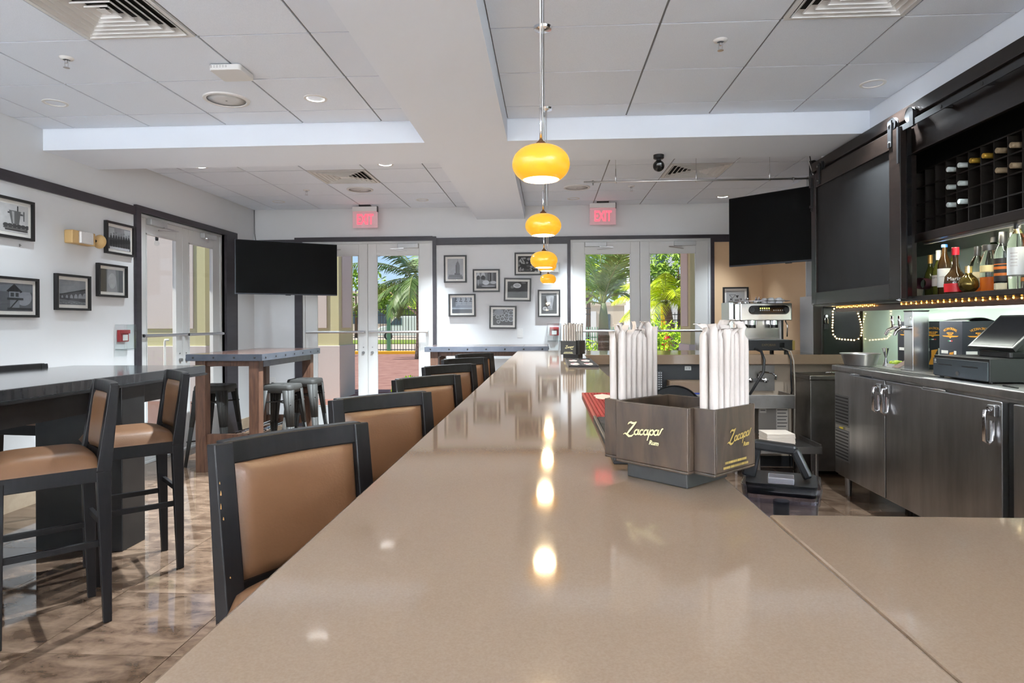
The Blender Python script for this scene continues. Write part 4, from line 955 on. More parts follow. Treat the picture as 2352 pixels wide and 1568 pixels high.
GOLDC = mat('gold_cap', '#c79a52', .35, .4); WCAP = mat('white_cap', '#d5d3cc', .5); RCAP = mat('red_cap', '#c8162a', .35); BCAP = mat('blue_cap', '#3466b4', .4); KCAP = mat('black_cap', (.02, .02, .02), .3); GOLD = mat('gold_metal', (.75, .6, .3), .18, 1)
AMBL = mat('amber_liquid', (.55, .16, .02), .05, trans=.6, ior=1.2, emit=(.5, .10, .01), estr=.06); INK = mat('ink_black', (.02, .02, .02), .5)
def face_text(t, s, m, size, r, z, ang=-PI*.80):
    """short lettering on the camera side of a round bottle"""
    d = Vector((math.cos(ang), math.sin(ang), 0)); x = Vector((-d.y, d.x, 0))
    text('lettering', s, m, t, size, place(d*(r+.0016)+Vector((0, 0, z)), x, (0, 0, 1)))
t, y = bottle('green bottle with gold cap and maroon label, next to the plastic cups', 2137, 2.56, .285, .036, OLIVE, GOLDC, .058, labels=((.02, .125, LMAR),), shoulder=.13)
MB().lathe([(.014, 0), (.016, .0005), (.014, .001)], (0, 0, 0), 14).build('moon_print', LYEL, t); t.children[-1].matrix_basis = place((-.029, -.0235, .09), (.63, -.78, 0), (0, 0, 1))
t, y = bottle('green bottle with white cap and grey label', 2156, 2.50, .295, .036, OLIVE, WCAP, .062, labels=((.065, .135, LGRY),), shoulder=.15); face_text(t, 'LLETON', INK, .013, .036, .118)
t, y = bottle('dark wine bottle with blue top and white wavy label', 2170, 2.45, .315, .038, BRN, BCAP, .018, labels=((.05, .165, LW),), shoulder=.185, capr=.017); print_line('print_line', LGRY, t, .03, .004, place(Vector((-.8090, -.5878, 0))*.0396+Vector((0, 0, .115)), (.5878, -.8090, 0), (0, 0, 1)), 5, 3)
t, y = bottle('green bottle with black cap behind the red-capped liqueur', 2191, 2.58, .30, .036, OLIVE, KCAP, .03, shoulder=.17)
tm = [(0, .002), (.052, 0), (.056, .012), (.058, .07), (.054, .105), (.030, .135), (.016, .165), (.0145, .23)]
t, y = bottle('squat dark liqueur bottle with red cap and red label', 2195, 2.40, .275, .056, BRN, RCAP, .045, prof=tm, labels=(), capr=.019)
MB().shell([(.0572, .012), (.0590, .062)], n=24).build('paper_label', LRED, t, smooth=True); face_text(t, 'Maria', LW, .030, .058, .088, -PI*.72)
ball = [(0, .003)]+[(.052*math.sin(a), .052-.052*math.cos(a)) for a in [PI*k/14 for k in range(1, 12)]]+[(.017, .108), (.017, .118)]
t, y = bottle('round gold ball-shaped bottle with gold cap', 2225, 2.40, .155, .052, mat('gold_glass', (.12, .085, .02), .06, .7), GOLD, .04, prof=ball, capr=.0195)
t, y = bottle('square clear bottle with black cap and cream label, amber at the bottom', 2246, 2.50, .275, .043, CLG, KCAP, .055, liquid=AMBL, lh=.035, labels=((.045, .125, LCRM),), capr=.018, shoulder=.155); face_text(t, 'DISARONNO', INK, .009, .043, .085)
t, y = bottle('clear bottle half full of amber liquor with a wide black cap', 2274, 2.46, .265, .046, CLG, KCAP, .032, liquid=AMBL, lh=.085, labels=((.115, .15, LYEL),), capr=.036, neck=.02, shoulder=.165)
t, y = bottle('tall dark bottle with black cap at the back of the shelf', 2283, 2.66, .36, .045, BOTG, KCAP, .05, shoulder=.24, capr=.02)
t, y = bottle('clear spirit bottle with orange and black label', 2305, 2.47, .325, .042, CLG, KCAP, .08, labels=((.055, .18, INK), (.012, .045, LCRM)), shoulder=.20, capr=.02)
for (z0, z1) in ((.12, .135), (.145, .15), (.085, .10)): MB().shell([(.0435, z0), (.0435, z1)], n=24).build('orange_print', LORG, t, smooth=True)
t, y = bottle('clear bottle with white cap at the back, beside the tall white label', 2327, 2.62, .34, .04, CLG, WCAP, .03, shoulder=.24)
t, y = bottle('tall clear vodka bottle with a large white label', 2338, 2.40, .365, .044, CLG, KCAP, .06, labels=((.075, .215, LW),), shoulder=.235, capr=.016)
for k in range(5): print_line('print_line', LGRY, t, .032-.004*(k % 2), .004, place(Vector((-.8090, -.5878, 0))*.0458+Vector((0, 0, .185-.016*k)), (.5878, -.8090, 0), (0, 0, 1)), 6, k)
MB().shell([(.0165, .285), (.0165, .31)], n=14).build('gold_band', GOLD, t, smooth=True)
def bottle_more(px, x, lab): bottle(lab, px, x, .33, .042, CLG, KCAP, .05, labels=((.06, .17, LW),), shoulder=.21)
bottle_more(2390, 2.42, 'clear white-label bottle past the tall vodka bottle')
for px, x, h, nm in ((2089, 2.52, .125, 'tall stack of translucent plastic cups on the bottle shelf'), (2108, 2.60, .075, 'short translucent plastic cup beside the cup stack')):
    yy = on(px, 670, 'x', x).y
    t = thing('plastic_cup', nm, 'cup', (x, yy, ZS)); CUPM = mat('cup_plastic', '#cfc6b4', .3, trans=.2)
    MB().shell([(0, .001), (.026, .001), (.036, h), (.039, h), (.039, h-.006), (.034, h-.012), (.025, .006), (0, .006)], n=20).build('cup_wall', CUPM, t, smooth='auto')
    if h > .1:
        for k in range(3): MB().shell([(.0375, h-.006-k*.012), (.040, h-.004-k*.012), (.0375, h-.002-k*.012)], n=20).build('cup_rim', CUPM, t, smooth=True)

# ------------------------------------------------------------------ fairy lights
FL = mat('fairy_bulb', (1, .8, .4), .3, emit=(1, .45, .07), estr=3.2); FLW = mat('fairy_bulb_warm', (1, .85, .55), .3, emit=(1, .76, .38), estr=6)
WIREM = mat('copper_wire', (.5, .28, .1), .35, .8)
t = thing('fairy_lights', 'string of amber fairy lights under the bottle shelf edge', 'string lights', (2.44, 3.4, 1.49))
pts = [(2.452, 4.62-.02*i, 1.492+.002*math.sin(i*1.3)) for i in range(120)]
MB().tube(pts[::3], .0022, 5).build('wire', WIREM, t, world=True, smooth=True)
for i in range(0, 120, 3): MB().lathe([(0, -.0065), (.005, -.003), (.005, .003), (0, .0065)], pts[i], 8).build('bulb', FL, t, world=True, smooth=True)
t = thing('fairy_lights', 'loop of warm fairy lights hung on the black end panel', 'string lights', (2.7, 6.1, 1.35))
pix = [(1913, 715), (1913, 735), (1912, 752), (1914, 768), (1922, 777), (1934, 779), (1948, 780), (1962, 781), (1972, 778), (1978, 770), (1980, 758), (1978, 745), (1975, 733), (1971, 720), (1966, 712)]
pts = [on(a, b_, 'y', 6.103) for a, b_ in pix]
for (a, b_) in ((1916, 709), (1924, 704), (1932, 702)): pts.insert(0, on(a, b_, 'y', 6.103))
def refine(p):
    o = []
    for a, b_ in zip(p[:-1], p[1:]):
        n = max(1, int((b_-a).length/.022))
        for k in range(n): o.append(a.lerp(b_, k/n))
    return o+[p[-1]]
rp = refine(pts); MB().tube(rp, .0016, 5).build('wire', WIREM, t, world=True, smooth=True)
for i, q in enumerate(rp):
    MB().lathe([(0, -.007), (.0055, -.003), (.0055, .003), (0, .007)], q, 8).build('bulb', FLW, t, world=True, smooth=True)
t = thing('fairy_lights', 'short strand of fairy lights below the chalkboard door', 'string lights', (2.45, 5.3, 1.5))
pts = [Vector((2.45, 5.62-.03*i, 1.494+.004*math.sin(i*2))) for i in range(22)]
MB().tube(pts, .0016, 5).build('wire', WIREM, t, world=True, smooth=True)
for q in pts[::1]: MB().lathe([(0, -.006), (.0048, -.002), (.0048, .002), (0, .006)], q, 8).build('bulb', FL, t, world=True, smooth=True)
t = thing('padlock', 'small padlock hanging by the black end panel', 'padlock', (on(1897, 748, 'y', 6.11).x, 6.11, on(1897, 748, 'y', 6.11).z))
MB().bx(-.02, .02, -.016, -.002, -.03, .02).build('body', BLACKP, t, bevel=.003)
MB().tube([(-.013, -.009, .02), (-.013, -.009, .06), (-.008, -.009, .075), (0, -.009, .08), (.008, -.009, .075), (.013, -.009, .06), (.013, -.009, .02)], .004, 8).build('shackle', CHROME, t, smooth=True)
MB().cyl((0, -.02, .09), (0, 0, .09), .012, n=10).build('hasp', CHROME, t)

t = thing('led_strip', 'slim white light strip hidden behind the cabinet valance', 'light strip', (2.52, 3.6, 1.495))
MB().bx(2.50, 2.53, 1.6, 5.6, 1.488, 1.4995).build('channel', ALU, t, world=True)
l = bpy.data.lights.new('led_strip_lamp', 'AREA'); l.shape = 'RECTANGLE'; l.size = .02; l.size_y = 3.9; l.energy = 9; l.color = (.95, 1, .92)
lo = bpy.data.objects.new('led_strip_lamp', l); COL.objects.link(lo); lo.parent = t; lo.matrix_basis = Matrix.Translation((0.0, 0, -.010)) @ Matrix.Rotation(-.5, 4, 'Y')
t = thing('led_strip', 'added light strip under the wine rack shelf to brighten the bottles', 'light strip', (2.40, 3.4, 1.865))
MB().bx(2.39, 2.41, 1.6, 4.24, 1.86, 1.8695).build('channel', ALU, t, world=True)
l = bpy.data.lights.new('led_strip_lamp', 'AREA'); l.shape = 'RECTANGLE'; l.size = .015; l.size_y = 2.6; l.energy = 4.5; l.color = (1, .93, .72)  # strip and lamp added to brighten the panel behind the bottles
lo = bpy.data.objects.new('led_strip_lamp', l); COL.objects.link(lo); lo.parent = t; lo.matrix_basis = Matrix.Translation((0.0, -.48, -.008)) @ Matrix.Rotation(-.75, 4, 'Y')
# ------------------------------------------------------------------ tap tower, wine cartons, cash drawer with terminal
t = thing('beer_tower', 'square stainless tap tower with two chrome faucets', 'beer tap', (2.573, 4.66, 1.025))
MB().bx(-.055, .055, -.055, .055, 0, .415).build('column', mat('tower_steel', (.72, .74, .75), .22, 1), t, bevel=.003)
MB().bx(-.057, .057, -.057, .057, .415, .423).build('cap', BLACKP, t)
MB().bx(-.07, .07, -.07, .07, 0, .006).build('flange', STEELD, t)
for (yy) in (-.012, .135):
    base = Vector((-.055, yy if yy < 0 else .03, .30))
    f = MB().tube([base, base+Vector((-.06, (.05 if yy > 0 else 0), .0)), base+Vector((-.085, (.07 if yy > 0 else 0), -.015)), base+Vector((-.10, (.08 if yy > 0 else 0), -.05))], [.016, .013, .012, .010], 10).build('faucet', CHROME, t, smooth='auto')
    c = base+Vector((-.06, (.05 if yy > 0 else 0), 0)); MB().tube([c, c+Vector((-.004, 0, .03)), c+Vector((-.006, 0, .05)), c+Vector((-.010, 0, .085))], [.012, .009, .011, .008], 10).build('lever', CHROME, f, smooth=True)
CARD = mat('carton_navy', '#23252d', .45); CGOLD = mat('carton_gold', '#c98a2a', .5); CWH = mat('carton_white', '#d7d7d5', .5)
IGR = mat('flag_green', '#2e8b57', .5); IRD = mat('flag_red', '#c0302b', .5)
def carton(label, x0, y0, rz, w, d, h):
    t = thing('wine_carton', label, 'box', (x0, y0, 1.026), rz, 'dark bottle cartons')
    MB().bx(-w/2, w/2, -d/2, d/2, 0, h).build('carton', CARD, t, bevel=.002)
    for (M, ww) in ((place((0, -d/2-.0008, 0), (1, 0, 0), (0, 0, 1)), w), (place((-w/2-.0008, 0, 0), (0, -1, 0), (0, 0, 1)), d)):
        def flat(n, poly, m, z=.0003):
            b_ = MB().prism(poly, z); b_.v = [M @ v for v in b_.v]; b_.build(n, m, t)
        s = 'VICTORIA ORIGINALE'; R = ww*.62
        for i, ch in enumerate(s):
            a = (i-(len(s)-1)/2)*.052
            if ch != ' ': text('lettering', ch, CGOLD, t, .022, M @ Matrix.Translation((R*math.sin(a), h*.80+R*(math.cos(a)-1)+.02, .0006)) @ Matrix.Rotation(-a, 4, 'Z'), depth=.0003)
        print_line('print_line', CGOLD, t, ww*.30, .009, M @ Matrix.Translation((0, h*.775, .0006)), 6, 2); print_line('print_line', CGOLD, t, ww*.2, .007, M @ Matrix.Translation((0, h*.745, .0006)), 4, 5)
        flat('wing_print', [(-ww*.36, h*.725), (ww*.36, h*.725), (ww*.30, h*.705), (.012, h*.695), (0, h*.67), (-.012, h*.695), (-ww*.30, h*.705)], CGOLD)
        for k, m in enumerate((IGR, CWH, IRD)): flat('flag_print', rc(-.024+.016*k, h*.615, -.008+.016*k, h*.635), m)
        flat('glass_print', [(-.01, h*.40), (.035, h*.42), (.015, h*.30), (.03, h*.1), (-.03, h*.1), (-.01, h*.26)], CGOLD)
        flat('bottle_print', rc(-ww*.40, h*.38, -ww*.10, h*.44), CWH)
        flat('pane_print', rc(ww*.16, h*.28, ww*.26, h*.44), CWH)
    return t
carton('navy beer carton with gold lettering behind the tap tower', 2.755, 4.905, 0, .235, .24, .345)
carton('navy beer carton with gold lettering beside the cash drawer', 2.755, 4.385, 0, .235, .24, .345)
o = MB().grid(lambda u, v: (2.66+u*.18, 4.27+v*.23, 1.372+.022*math.sin(u*PI)*(1-.3*v)), 8, 8).build('foil_sheet', STEELD, smooth=True, solid=.002); setp(o, 'crumpled foil sheet on the beer carton by the cash drawer', 'foil')
CASH = mat('cash_drawer_paint', (.055, .068, .080), .45)
t = thing('cash_drawer', 'black metal cash drawer under the sales terminal', 'cash drawer', (2.60, 3.87, 1.03))
MB().bx(-.22, .22, -.25, .25, .008, .135).build('body', BLACKP, t, bevel=.004)
f = MB().bx(-.228, -.22, -.246, .246, .014, .118).build('drawer_front', CASH, t, bevel=.002)
MB().bx(-.229, -.2275, .06, .19, .078, .085).bx(-.229, -.2275, -.17, -.03, .078, .085).build('slot', BLACKM, f)
MB().cyl((-.228, 0, .038), (-.236, 0, .038), .014, n=14).build('lock', CHROME, f, smooth='auto')
print_line('maker_mark', WHITE, f, .028, .005, place((-.2288, .222, .090), (0, -1, 0), (0, 0, 1)), 4, 1); MB().lathe([(.009, 0), (.009, .0008), (.004, .0008), (.004, 0)], (-.2284, .222, .104), 14, Matrix.Rotation(-PI/2, 3, 'Y')).build('maker_mark', WHITE, f)
for (x, y) in ((-.19, -.22), (-.19, .22), (.19, -.22), (.19, .22)): MB().cyl((x, y, 0), (x, y, .008), .012, n=10).build('foot', BLACKM, t)
t = thing('sales_terminal', 'black touch-screen sales terminal on the cash drawer', 'terminal', (2.62, 3.84, 1.165))
MB().rbox((0.02, -.02, .017), (.22, .26, .034), .02).build('base', BLACKP, t, bevel=.004)
M = place((-.10, 0, .055), (0, -1, 0), (.72, 0, .69))          # screen leans back towards the wall
sc = MB().bx(-.19, .19, 0, .27, -.028, 0); sc.v = [M @ v for v in sc.v]; sc = sc.build('screen_case', BLACKP, t, bevel=.004)
g = MB().bx(-.172, .172, .018, .252, 0, .0012); g.v = [M @ v for v in g.v]; g.build('touch_glass', mat('terminal_glass', (.005, .005, .006), .22, spec=.07), sc)
MB().bar((.03, 0, .03), (.045, 0, .15), .10, .05, .08, .04).build('neck', BLACKP, t, bevel=.004)
MB().bx(.0, .06, -.30, -.19, .0, .03).build('card_reader', BLACKP, t, bevel=.006)
o = MB().tube([(2.80, 3.55, 1.17), (2.79, 3.53, 1.23), (2.79, 3.50, 1.26), (2.80, 3.47, 1.23), (2.80, 3.45, 1.165), (2.79, 3.42, 1.2), (2.79, 3.38, 1.25), (2.8, 3.34, 1.2), (2.8, 3.3, 1.04)], .006, 8).build('terminal_cable', BLACKP, smooth=True); setp(o, 'black looped cable behind the sales terminal', 'cable')
o = MB().tube([(2.34, 3.35, 1.036), (2.35, 3.47, 1.036)], [.004, .005], 8).build('pen', BLACKG, smooth=True); setp(o, 'dark pen lying in front of the cash drawer', 'pen')

# ------------------------------------------------------------------ small things on the coolers, left of the tower
t = thing('steel_pan', 'round stainless pan at the end of the cooler top', 'pan', (2.43, 5.17, 1.0325))
MB().shell([(0, .001), (.11, .001), (.135, .085), (.145, .088), (.145, .094), (.133, .092), (.106, .006), (0, .006)], n=28).build('pan_wall', STEEL, t, smooth='auto')
t = thing('jigger', 'small steel jigger standing by the steel pan', 'jigger', (2.615, 5.15, 1.026))
MB().shell([(.024, 0), (.007, .06), (.007, .066), (.028, .14), (.026, .14), (.005, .068)], n=16).build('cup', CHROME, t, smooth='auto')
t = thing('garnish_tray', 'small tray of cut limes before the tap tower', 'tray', (2.585, 4.95, 1.026))
MB().bx(-.04, .04, -.055, .055, 0, .008).bx(-.04, -.036, -.055, .055, .008, .03).bx(.036, .04, -.055, .055, .008, .03).bx(-.036, .036, -.055, -.051, .008, .03).bx(-.036, .036, .051, .055, .008, .03).build('tray_body', CWH, t)
LIME = mat('lime_flesh', '#a8b83c', .4, col2='#6f8f2a', nscale=30)
random.seed(5)
for i in range(9):
    o = MB().lathe([(0, -.016), (.011, -.011), (.016, 0), (.011, .011), (0, .016)], (2.585-.017+.017*(i % 3), 4.95-.032+.032*(i//3), 1.055+random.uniform(0, .014)), 10, Matrix.Rotation(random.random()*3, 3, 'X')).build('lime_wedge', LIME, smooth=True)
    setp(o, 'cut lime wedge lying in the small garnish tray', 'lime', 'limes in the garnish tray')
o = MB().bx(-.06, .06, -.045, .045, 0, .002).build('menu_card', mat('card_brown', '#5a3a2e', .5)); o.matrix_basis = Matrix.Translation((2.56, 4.81, 1.065)) @ Matrix.Rotation(-.5, 4, 'Y'); setp(o, 'small brown card leaning before the tap tower', 'card')
# ------------------------------------------------------------------ wooden bar caddies with wrapped straws
CADW = mat('caddy_wood', '#4a3a2c', .42, col2='#2d2219', nscale=4, ndet=8, ndist=.8, stretch=(6, 6, 1.3), coat=.2, coatr=.25)
CADB = mat('caddy_black', (.020, .019, .018), .45, col2=(.03, .029, .027), nscale=6)
GOLDP = mat('gold_print', '#e6dda6', .45, .15); GOLDD = mat('gold_print_dull', '#a98f4c', .45, .2)
def ribbon(mb, pts, w, M, z=.0):
    pts = [Vector((p[0], p[1])) for p in pts]; n = len(pts); L = []; R = []
    for i, p in enumerate(pts):
        d = (pts[min(i+1, n-1)]-pts[max(i-1, 0)]); d = d.normalized() if d.length > 1e-9 else Vector((1, 0)); q = Vector((-d.y, d.x))
        ww = w[i] if isinstance(w, (list, tuple)) else w
        L.append(p+q*ww/2); R.append(p-q*ww/2)
    base = len(mb.v)
    for a, b_ in zip(L, R): mb.v.append(M @ Vector((a.x, a.y, z))); mb.v.append(M @ Vector((b_.x, b_.y, z)))
    for i in range(n-1): mb.f.append((base+2*i, base+2*i+1, base+2*i+3, base+2*i+2))
def arc(cx, cy, r, a0, a1, n=12, ry=None): return [(cx+r*math.cos(math.radians(a0+(a1-a0)*k/n)), cy+(ry or r)*math.sin(math.radians(a0+(a1-a0)*k/n))) for k in range(n+1)]
def script_logo(par, M, width, m, world=False):
    """brush-script 'Zacapa' with a small 'Rum' below"""
    S = width/3.5
    sh = Matrix(((1, .28, 0, 0), (.10, 1, 0, 0), (0, 0, 1, 0), (0, 0, 0, 1)))
    K = M @ Matrix.Diagonal((S, S, 1, 1)) @ Matrix.Translation((-1.75, -.3, 0)) @ sh
    mb = MB()
    ribbon(mb, [(.02, .80), (.10, .92), (.25, .97), (.42, .90), (.62, .90), (.78, 1.0)], [.07, .13, .15, .15, .15, .08], K)
    ribbon(mb, [(.78, 1.0), (.52, .62), (.30, .30), (.10, .0)], [.09, .17, .17, .11], K)
    ribbon(mb, [(-.22, .02), (-.05, .10), (.15, .02), (.38, -.13), (.62, -.10), (.80, .06)], [.05, .10, .16, .16, .14, .05], K)
    def la(x, end=False):
        ribbon(mb, arc(x+.18, .20, .17, 60, 400, 14, .19), .115, K)
        ribbon(mb, [(x+.36, .42), (x+.345, .14), (x+.37, .04), (x+.44, .02), (x+.52, .12)]+([(x+.60, .42), (x+.66, .50), (x+.72, .46)] if end else []), .115, K)
    la(.80)
    ribbon(mb, arc(1.47, .20, .165, 50, 325, 12, .19), .115, K)
    la(1.66)
    ribbon(mb, [(2.12, .10), (2.22, .44), (2.20, .1), (2.15, -.42)], [.05, .115, .12, .08], K); ribbon(mb, arc(2.40, .20, .16, -160, 170, 14, .19), .115, K)
    la(2.60, True)
    o = mb.build('lettering', m, par, world=world, flipfix=False)
    text('lettering', 'Rum', m, par, S*.46, M @ Matrix.Translation((S*.85, -S*.62, 0)), shear=.35, depth=.00015, world=world, offset=.0003)
    return o
STRAWM = mat('straw_wrapper', '#b9b0a8', .75, col2='#aea59d', nscale=12, bump=.25, bscale=60, bdist=.004, sss=.0)
STRAWV = []
def straw_mesh(k):
    random.seed(40+k); m = MB(); n = 8; L = .236
    rings = [(0, .0074, .0074, 0, 0), (.02, .0078, .0078, 0, 0), (L*.5, .0076, .0080, 0, 0), (L-.02, .0077, .0077, 0, 0), (L, .0078, .0070, 0, 0), (L+.006, .0084, .0034, .001, 0)]
    a = random.uniform(0, 2*PI); ln = random.uniform(.008, .024)
    rings += [(L+.010, .0092, .0014, .003*math.cos(a), .003*math.sin(a)), (L+.012+ln*.35, .0096, .0012, ln*.5*math.cos(a), ln*.5*math.sin(a)), (L+.010+ln*.5, .0085, .0009, ln*math.cos(a), ln*math.sin(a))]
    tw = random.uniform(0, PI)
    for (z, rx, ry, dx, dy) in rings:
        for q in range(n):
            b_ = 2*PI*q/n; x, y = rx*math.cos(b_), ry*math.sin(b_)
            if ry < .004: x += random.uniform(-.0012, .0012)
            m.v.append(Vector((x*math.cos(tw)-y*math.sin(tw)+dx, x*math.sin(tw)+y*math.cos(tw)+dy, z+(random.uniform(-.001, .0015) if ry < .004 else 0))))
    for i in range(len(rings)-1):
        for q in range(n): m.f.append((i*n+q, i*n+(q+1) % n, (i+1)*n+(q+1) % n, (i+1)*n+q))
    m.f += [tuple(reversed(range(n))), tuple((len(rings)-1)*n+q for q in range(n))]
    return m
_sv = []
def straw(loc, tilt, az, k, label, group, sc=1.0):
    while len(_sv) <= k % 7: _sv.append(None)
    if _sv[k % 7] is None:
        o = straw_mesh(k % 7).build('wrapped_straw', STRAWM, smooth=True); _sv[k % 7] = o
    else:
        o = bpy.data.objects.new('wrapped_straw', _sv[k % 7].data); COL.objects.link(o)
    o.matrix_basis = Matrix.Translation(loc) @ Matrix.Rotation(az, 4, 'Z') @ Matrix.Rotation(tilt, 4, 'Y') @ Matrix.Rotation(k*1.7, 4, 'Z') @ Matrix.Diagonal((sc, sc, sc, 1))
    setp(o, label, 'straw', group)
def caddy(label, c, e1, wood, lm, small, groups, slabels, seed, nrow):
    """e1: unit vector along the caddy's long axis; end boxes hold the straws"""
    e1 = Vector((*e1, 0)).normalized(); rz = math.atan2(e1.y, e1.x)
    t = thing('bar_caddy', label, 'caddy', (c[0], c[1], CTZ), rz, 'straw caddies on the bar')
    # local x = e1, y = e2 (to the left of e1)
    w, d, z0, z1, th = .164, .172, .030, .148, .005
    MB().bx(-.068, .068, -.068, .068, 0, z0).build('foot', CADB, t, bevel=.002)
    def openbox(n, x0, x1, y0, y1):
        b_ = MB().bx(x0, x1, y0, y1, z0, z0+th).bx(x0, x1, y0, y0+th, z0+th, z1).bx(x0, x1, y1-th, y1, z0+th, z1).bx(x0, x0+th, y0+th, y1-th, z0+th, z1).bx(x1-th, x1, y0+th, y1-th, z0+th, z1)
        return b_.build(n, wood, t, bevel=.0018)
    openbox('napkin_box', -w/2, w/2, -d/2, d/2)
    openbox('straw_box', w/2, w/2+.043, -.069, .069); openbox('straw_box', -w/2-.043, -w/2, -.069, .069)
    script_logo(t, place((-.012, -d/2-.0022, z0+.063), (1, 0, 0), (0, 0, 1)), .088, lm[0])
    script_logo(t, place((w/2+.043+.0022, .012, z0+.062), (0, 1, 0), (0, 0, 1)), .080, lm[1])
    for k in range(2):
        print_line('print_line', lm[1], t, .074+.012*k, .0042, place((w/2+.043+.0006, 0.0, z0+.021-k*.0085), (0, 1, 0), (0, 0, 1)), 26, 4+k)
    random.seed(seed); R = Matrix.Rotation(rz, 3, 'Z')
    for gi, xs in enumerate((w/2+.0215, -w/2-.0215)):
        k = 0
        for row in (-1, 1):
            for j in range(nrow):
                y = -.052+.104*j/(nrow-1)+row*.002
                lx = xs+row*.0083
                p = R @ Vector((lx, y, 0))
                straw((c[0]+p.x, c[1]+p.y, CTZ+z0+th+.002), random.uniform(.0, .014), rz+random.uniform(-.6, .6)+(0 if row > 0 else PI), int(random.random()*70), slabels[gi], groups[gi], random.uniform(.97, 1.05)*small)
    return t
e1 = Vector((.70, -.715)); e2 = Vector((.715, .70)); C0 = Vector((.2415, 1.236))
cc = C0+e1*(-.020)+e2*.031
caddy('brown wooden caddy lettered Zacapa, near the bar corner', cc, e1, CADW, (GOLDP, GOLDD), 1.0,
      ('straws in the brown caddy, corner end', 'straws in the brown caddy, aisle end'),
      ('white paper-wrapped straw in the corner-side box of the brown caddy', 'white paper-wrapped straw in the aisle-side box of the brown caddy'), 11, 7)
caddy('black caddy lettered Zacapa at the far end of the bar', (.215, 5.66), (-.35, -.94), CADB, (GOLDP, GOLDP), 1.0,
      ('straws in the black caddy, facing end', 'straws in the black caddy, rear end'),
      ('white paper-wrapped straw in the lettered end box of the black caddy', 'white paper-wrapped straw in the rear end box of the black caddy'), 12, 6)

# ------------------------------------------------------------------ rubber bar mats
RUBR = mat('red_rubber', '#8e2622', .55); RUBK = mat('black_rubber', (.018, .018, .02), .5); FLAKE = mat('worn_white_print', '#d8c9bd', .7)
t = thing('bar_mat', 'red rubber bar mat with worn white print beside the brown caddy', 'bar mat', (.237, 2.34, CTZ))
MB().bx(-.1, .1, -.335, .335, 0, .008).build('mat_base', RUBR, t, bevel=.003)
MB().bx(-.1, -.09, -.335, .335, .008, .013).bx(.09, .1, -.335, .335, .008, .013).bx(-.09, .09, .325, .335, .008, .013).build('rim', RUBR, t, bevel=.002)
nb = MB()
for i in range(14):
    for j in range(46):
        x, y = -.082+.0126*i, -.32+.014*j
        nb.bx(x-.0042, x+.0042, y-.0042, y+.0042, .008, .0125)
o = nb.build('nub', RUBR, t); o['kind'] = 'stuff'
random.seed(9)
def flake(cx, cy, rx, ry, n=16, z=.0132):
    pts = [(cx+rx*math.cos(2*PI*k/n)*random.uniform(.65, 1.1), cy+ry*math.sin(2*PI*k/n)*random.uniform(.65, 1.1)) for k in range(n)]
    return pts
for (cx, cy, rx, ry) in ((-.02, .19, .045, .10), (.012, -.08, .035, .14), (.055, .12, .012, .02), (.0, .0, .03, .03), (.06, .28, .02, .02)):
    MB().prism(flake(cx, cy, rx, ry), .0006, None, (0, 0, .0126)).build('worn_print', FLAKE, t)
t = thing('bar_mat', 'black ribbed rubber bar mat behind the brown caddy', 'bar mat', (.237, 1.69, CTZ))
MB().bx(-.1, .1, -.312, .312, 0, .007).bx(-.1, -.09, -.312, .312, .007, .014).bx(.09, .1, -.312, .312, .007, .014).bx(-.09, .09, -.312, -.302, .007, .014).build('mat_base', RUBK, t, bevel=.002)
for i in range(41): MB().bx(-.088, .088, -.297+.0147*i, -.297+.0147*i+.007, .007, .0125).build('rib', RUBK, t)
t = thing('bar_mat', 'black bar mat with four printed patches before the black caddy', 'bar mat', (.238, 4.81, CTZ))
MB().bx(-.103, .103, -.44, .44, 0, .009).bx(-.103, -.095, -.44, .44, .009, .014).bx(.095, .103, -.44, .44, .009, .014).bx(-.095, .095, -.44, -.432, .009, .014).bx(-.095, .095, .432, .44, .009, .014).bx(-.005, .005, -.43, .43, .009, .0135).build('mat_base', RUBK, t, bevel=.002)
PINK = mat('pink_print', '#b9666b', .7)
for sx in (-.05, .05):
    for sy in (-.2, .2):
        MB().prism(flake(sx, sy, .034, .12), .0006, None, (0, 0, .0092)).build('printed_patch', FLAKE, t)
        MB().prism(flake(sx-.012, sy+.05, .018, .04), .0006, None, (0, 0, .0099)).build('printed_patch', PINK, t)
        MB().prism(flake(sx+.008, sy-.04, .016, .03), .0006, None, (0, 0, .0099)).build('printed_patch', INK, t)

# ------------------------------------------------------------------ espresso machine
t = thing('espresso_machine', 'two-group stainless espresso machine on the quartz slab', 'coffee machine', (2.07, 6.52, CTZ))
SS = mat('machine_steel', (.58, .56, .53), .2, 1)
def e(n, mb, m, par=t, **k): return mb.build(n, m, par, **k)
e('drip_base', MB().rbox((.01, -.01, .08), (.50, .48, .10), .012), BLACKP, bevel=.004)
e('drip_grate', MB().bx(-.2, .22, -.24, .06, .13, .134), STEELD)
for x in (-.19, .21):
    for y in (-.2, .2): e('foot', MB().cyl((x, y, 0), (x, y, .03), .02, n=12), BLACKP)
e('rear_panel', MB().bx(-.155, .215, -.03, .20, .13, .318), SS)
e('frame_side', MB().bx(-.185, -.155, -.06, .20, .13, .318), BLACKP); e('frame_side', MB().bx(.215, .235, -.06, .2, .13, .318), BLACKP)
up = e('upper_body', MB().rbox((.01, -.01, .400), (.49, .46, .165), .015), SS, bevel=.006)
cp = MB().rbox((0, 0, 0), (.38, .085, .008), .042, 8); Mx = place((.035, -.242, .418), (1, 0, 0), (0, 0, 1)); cp.v = [Mx @ v for v in cp.v]; cp = cp.build('control_panel', BLACKG, up)
LED = mat('led_yellow', (.8, .9, .1), .3, emit=(.75, .95, .05), estr=4)
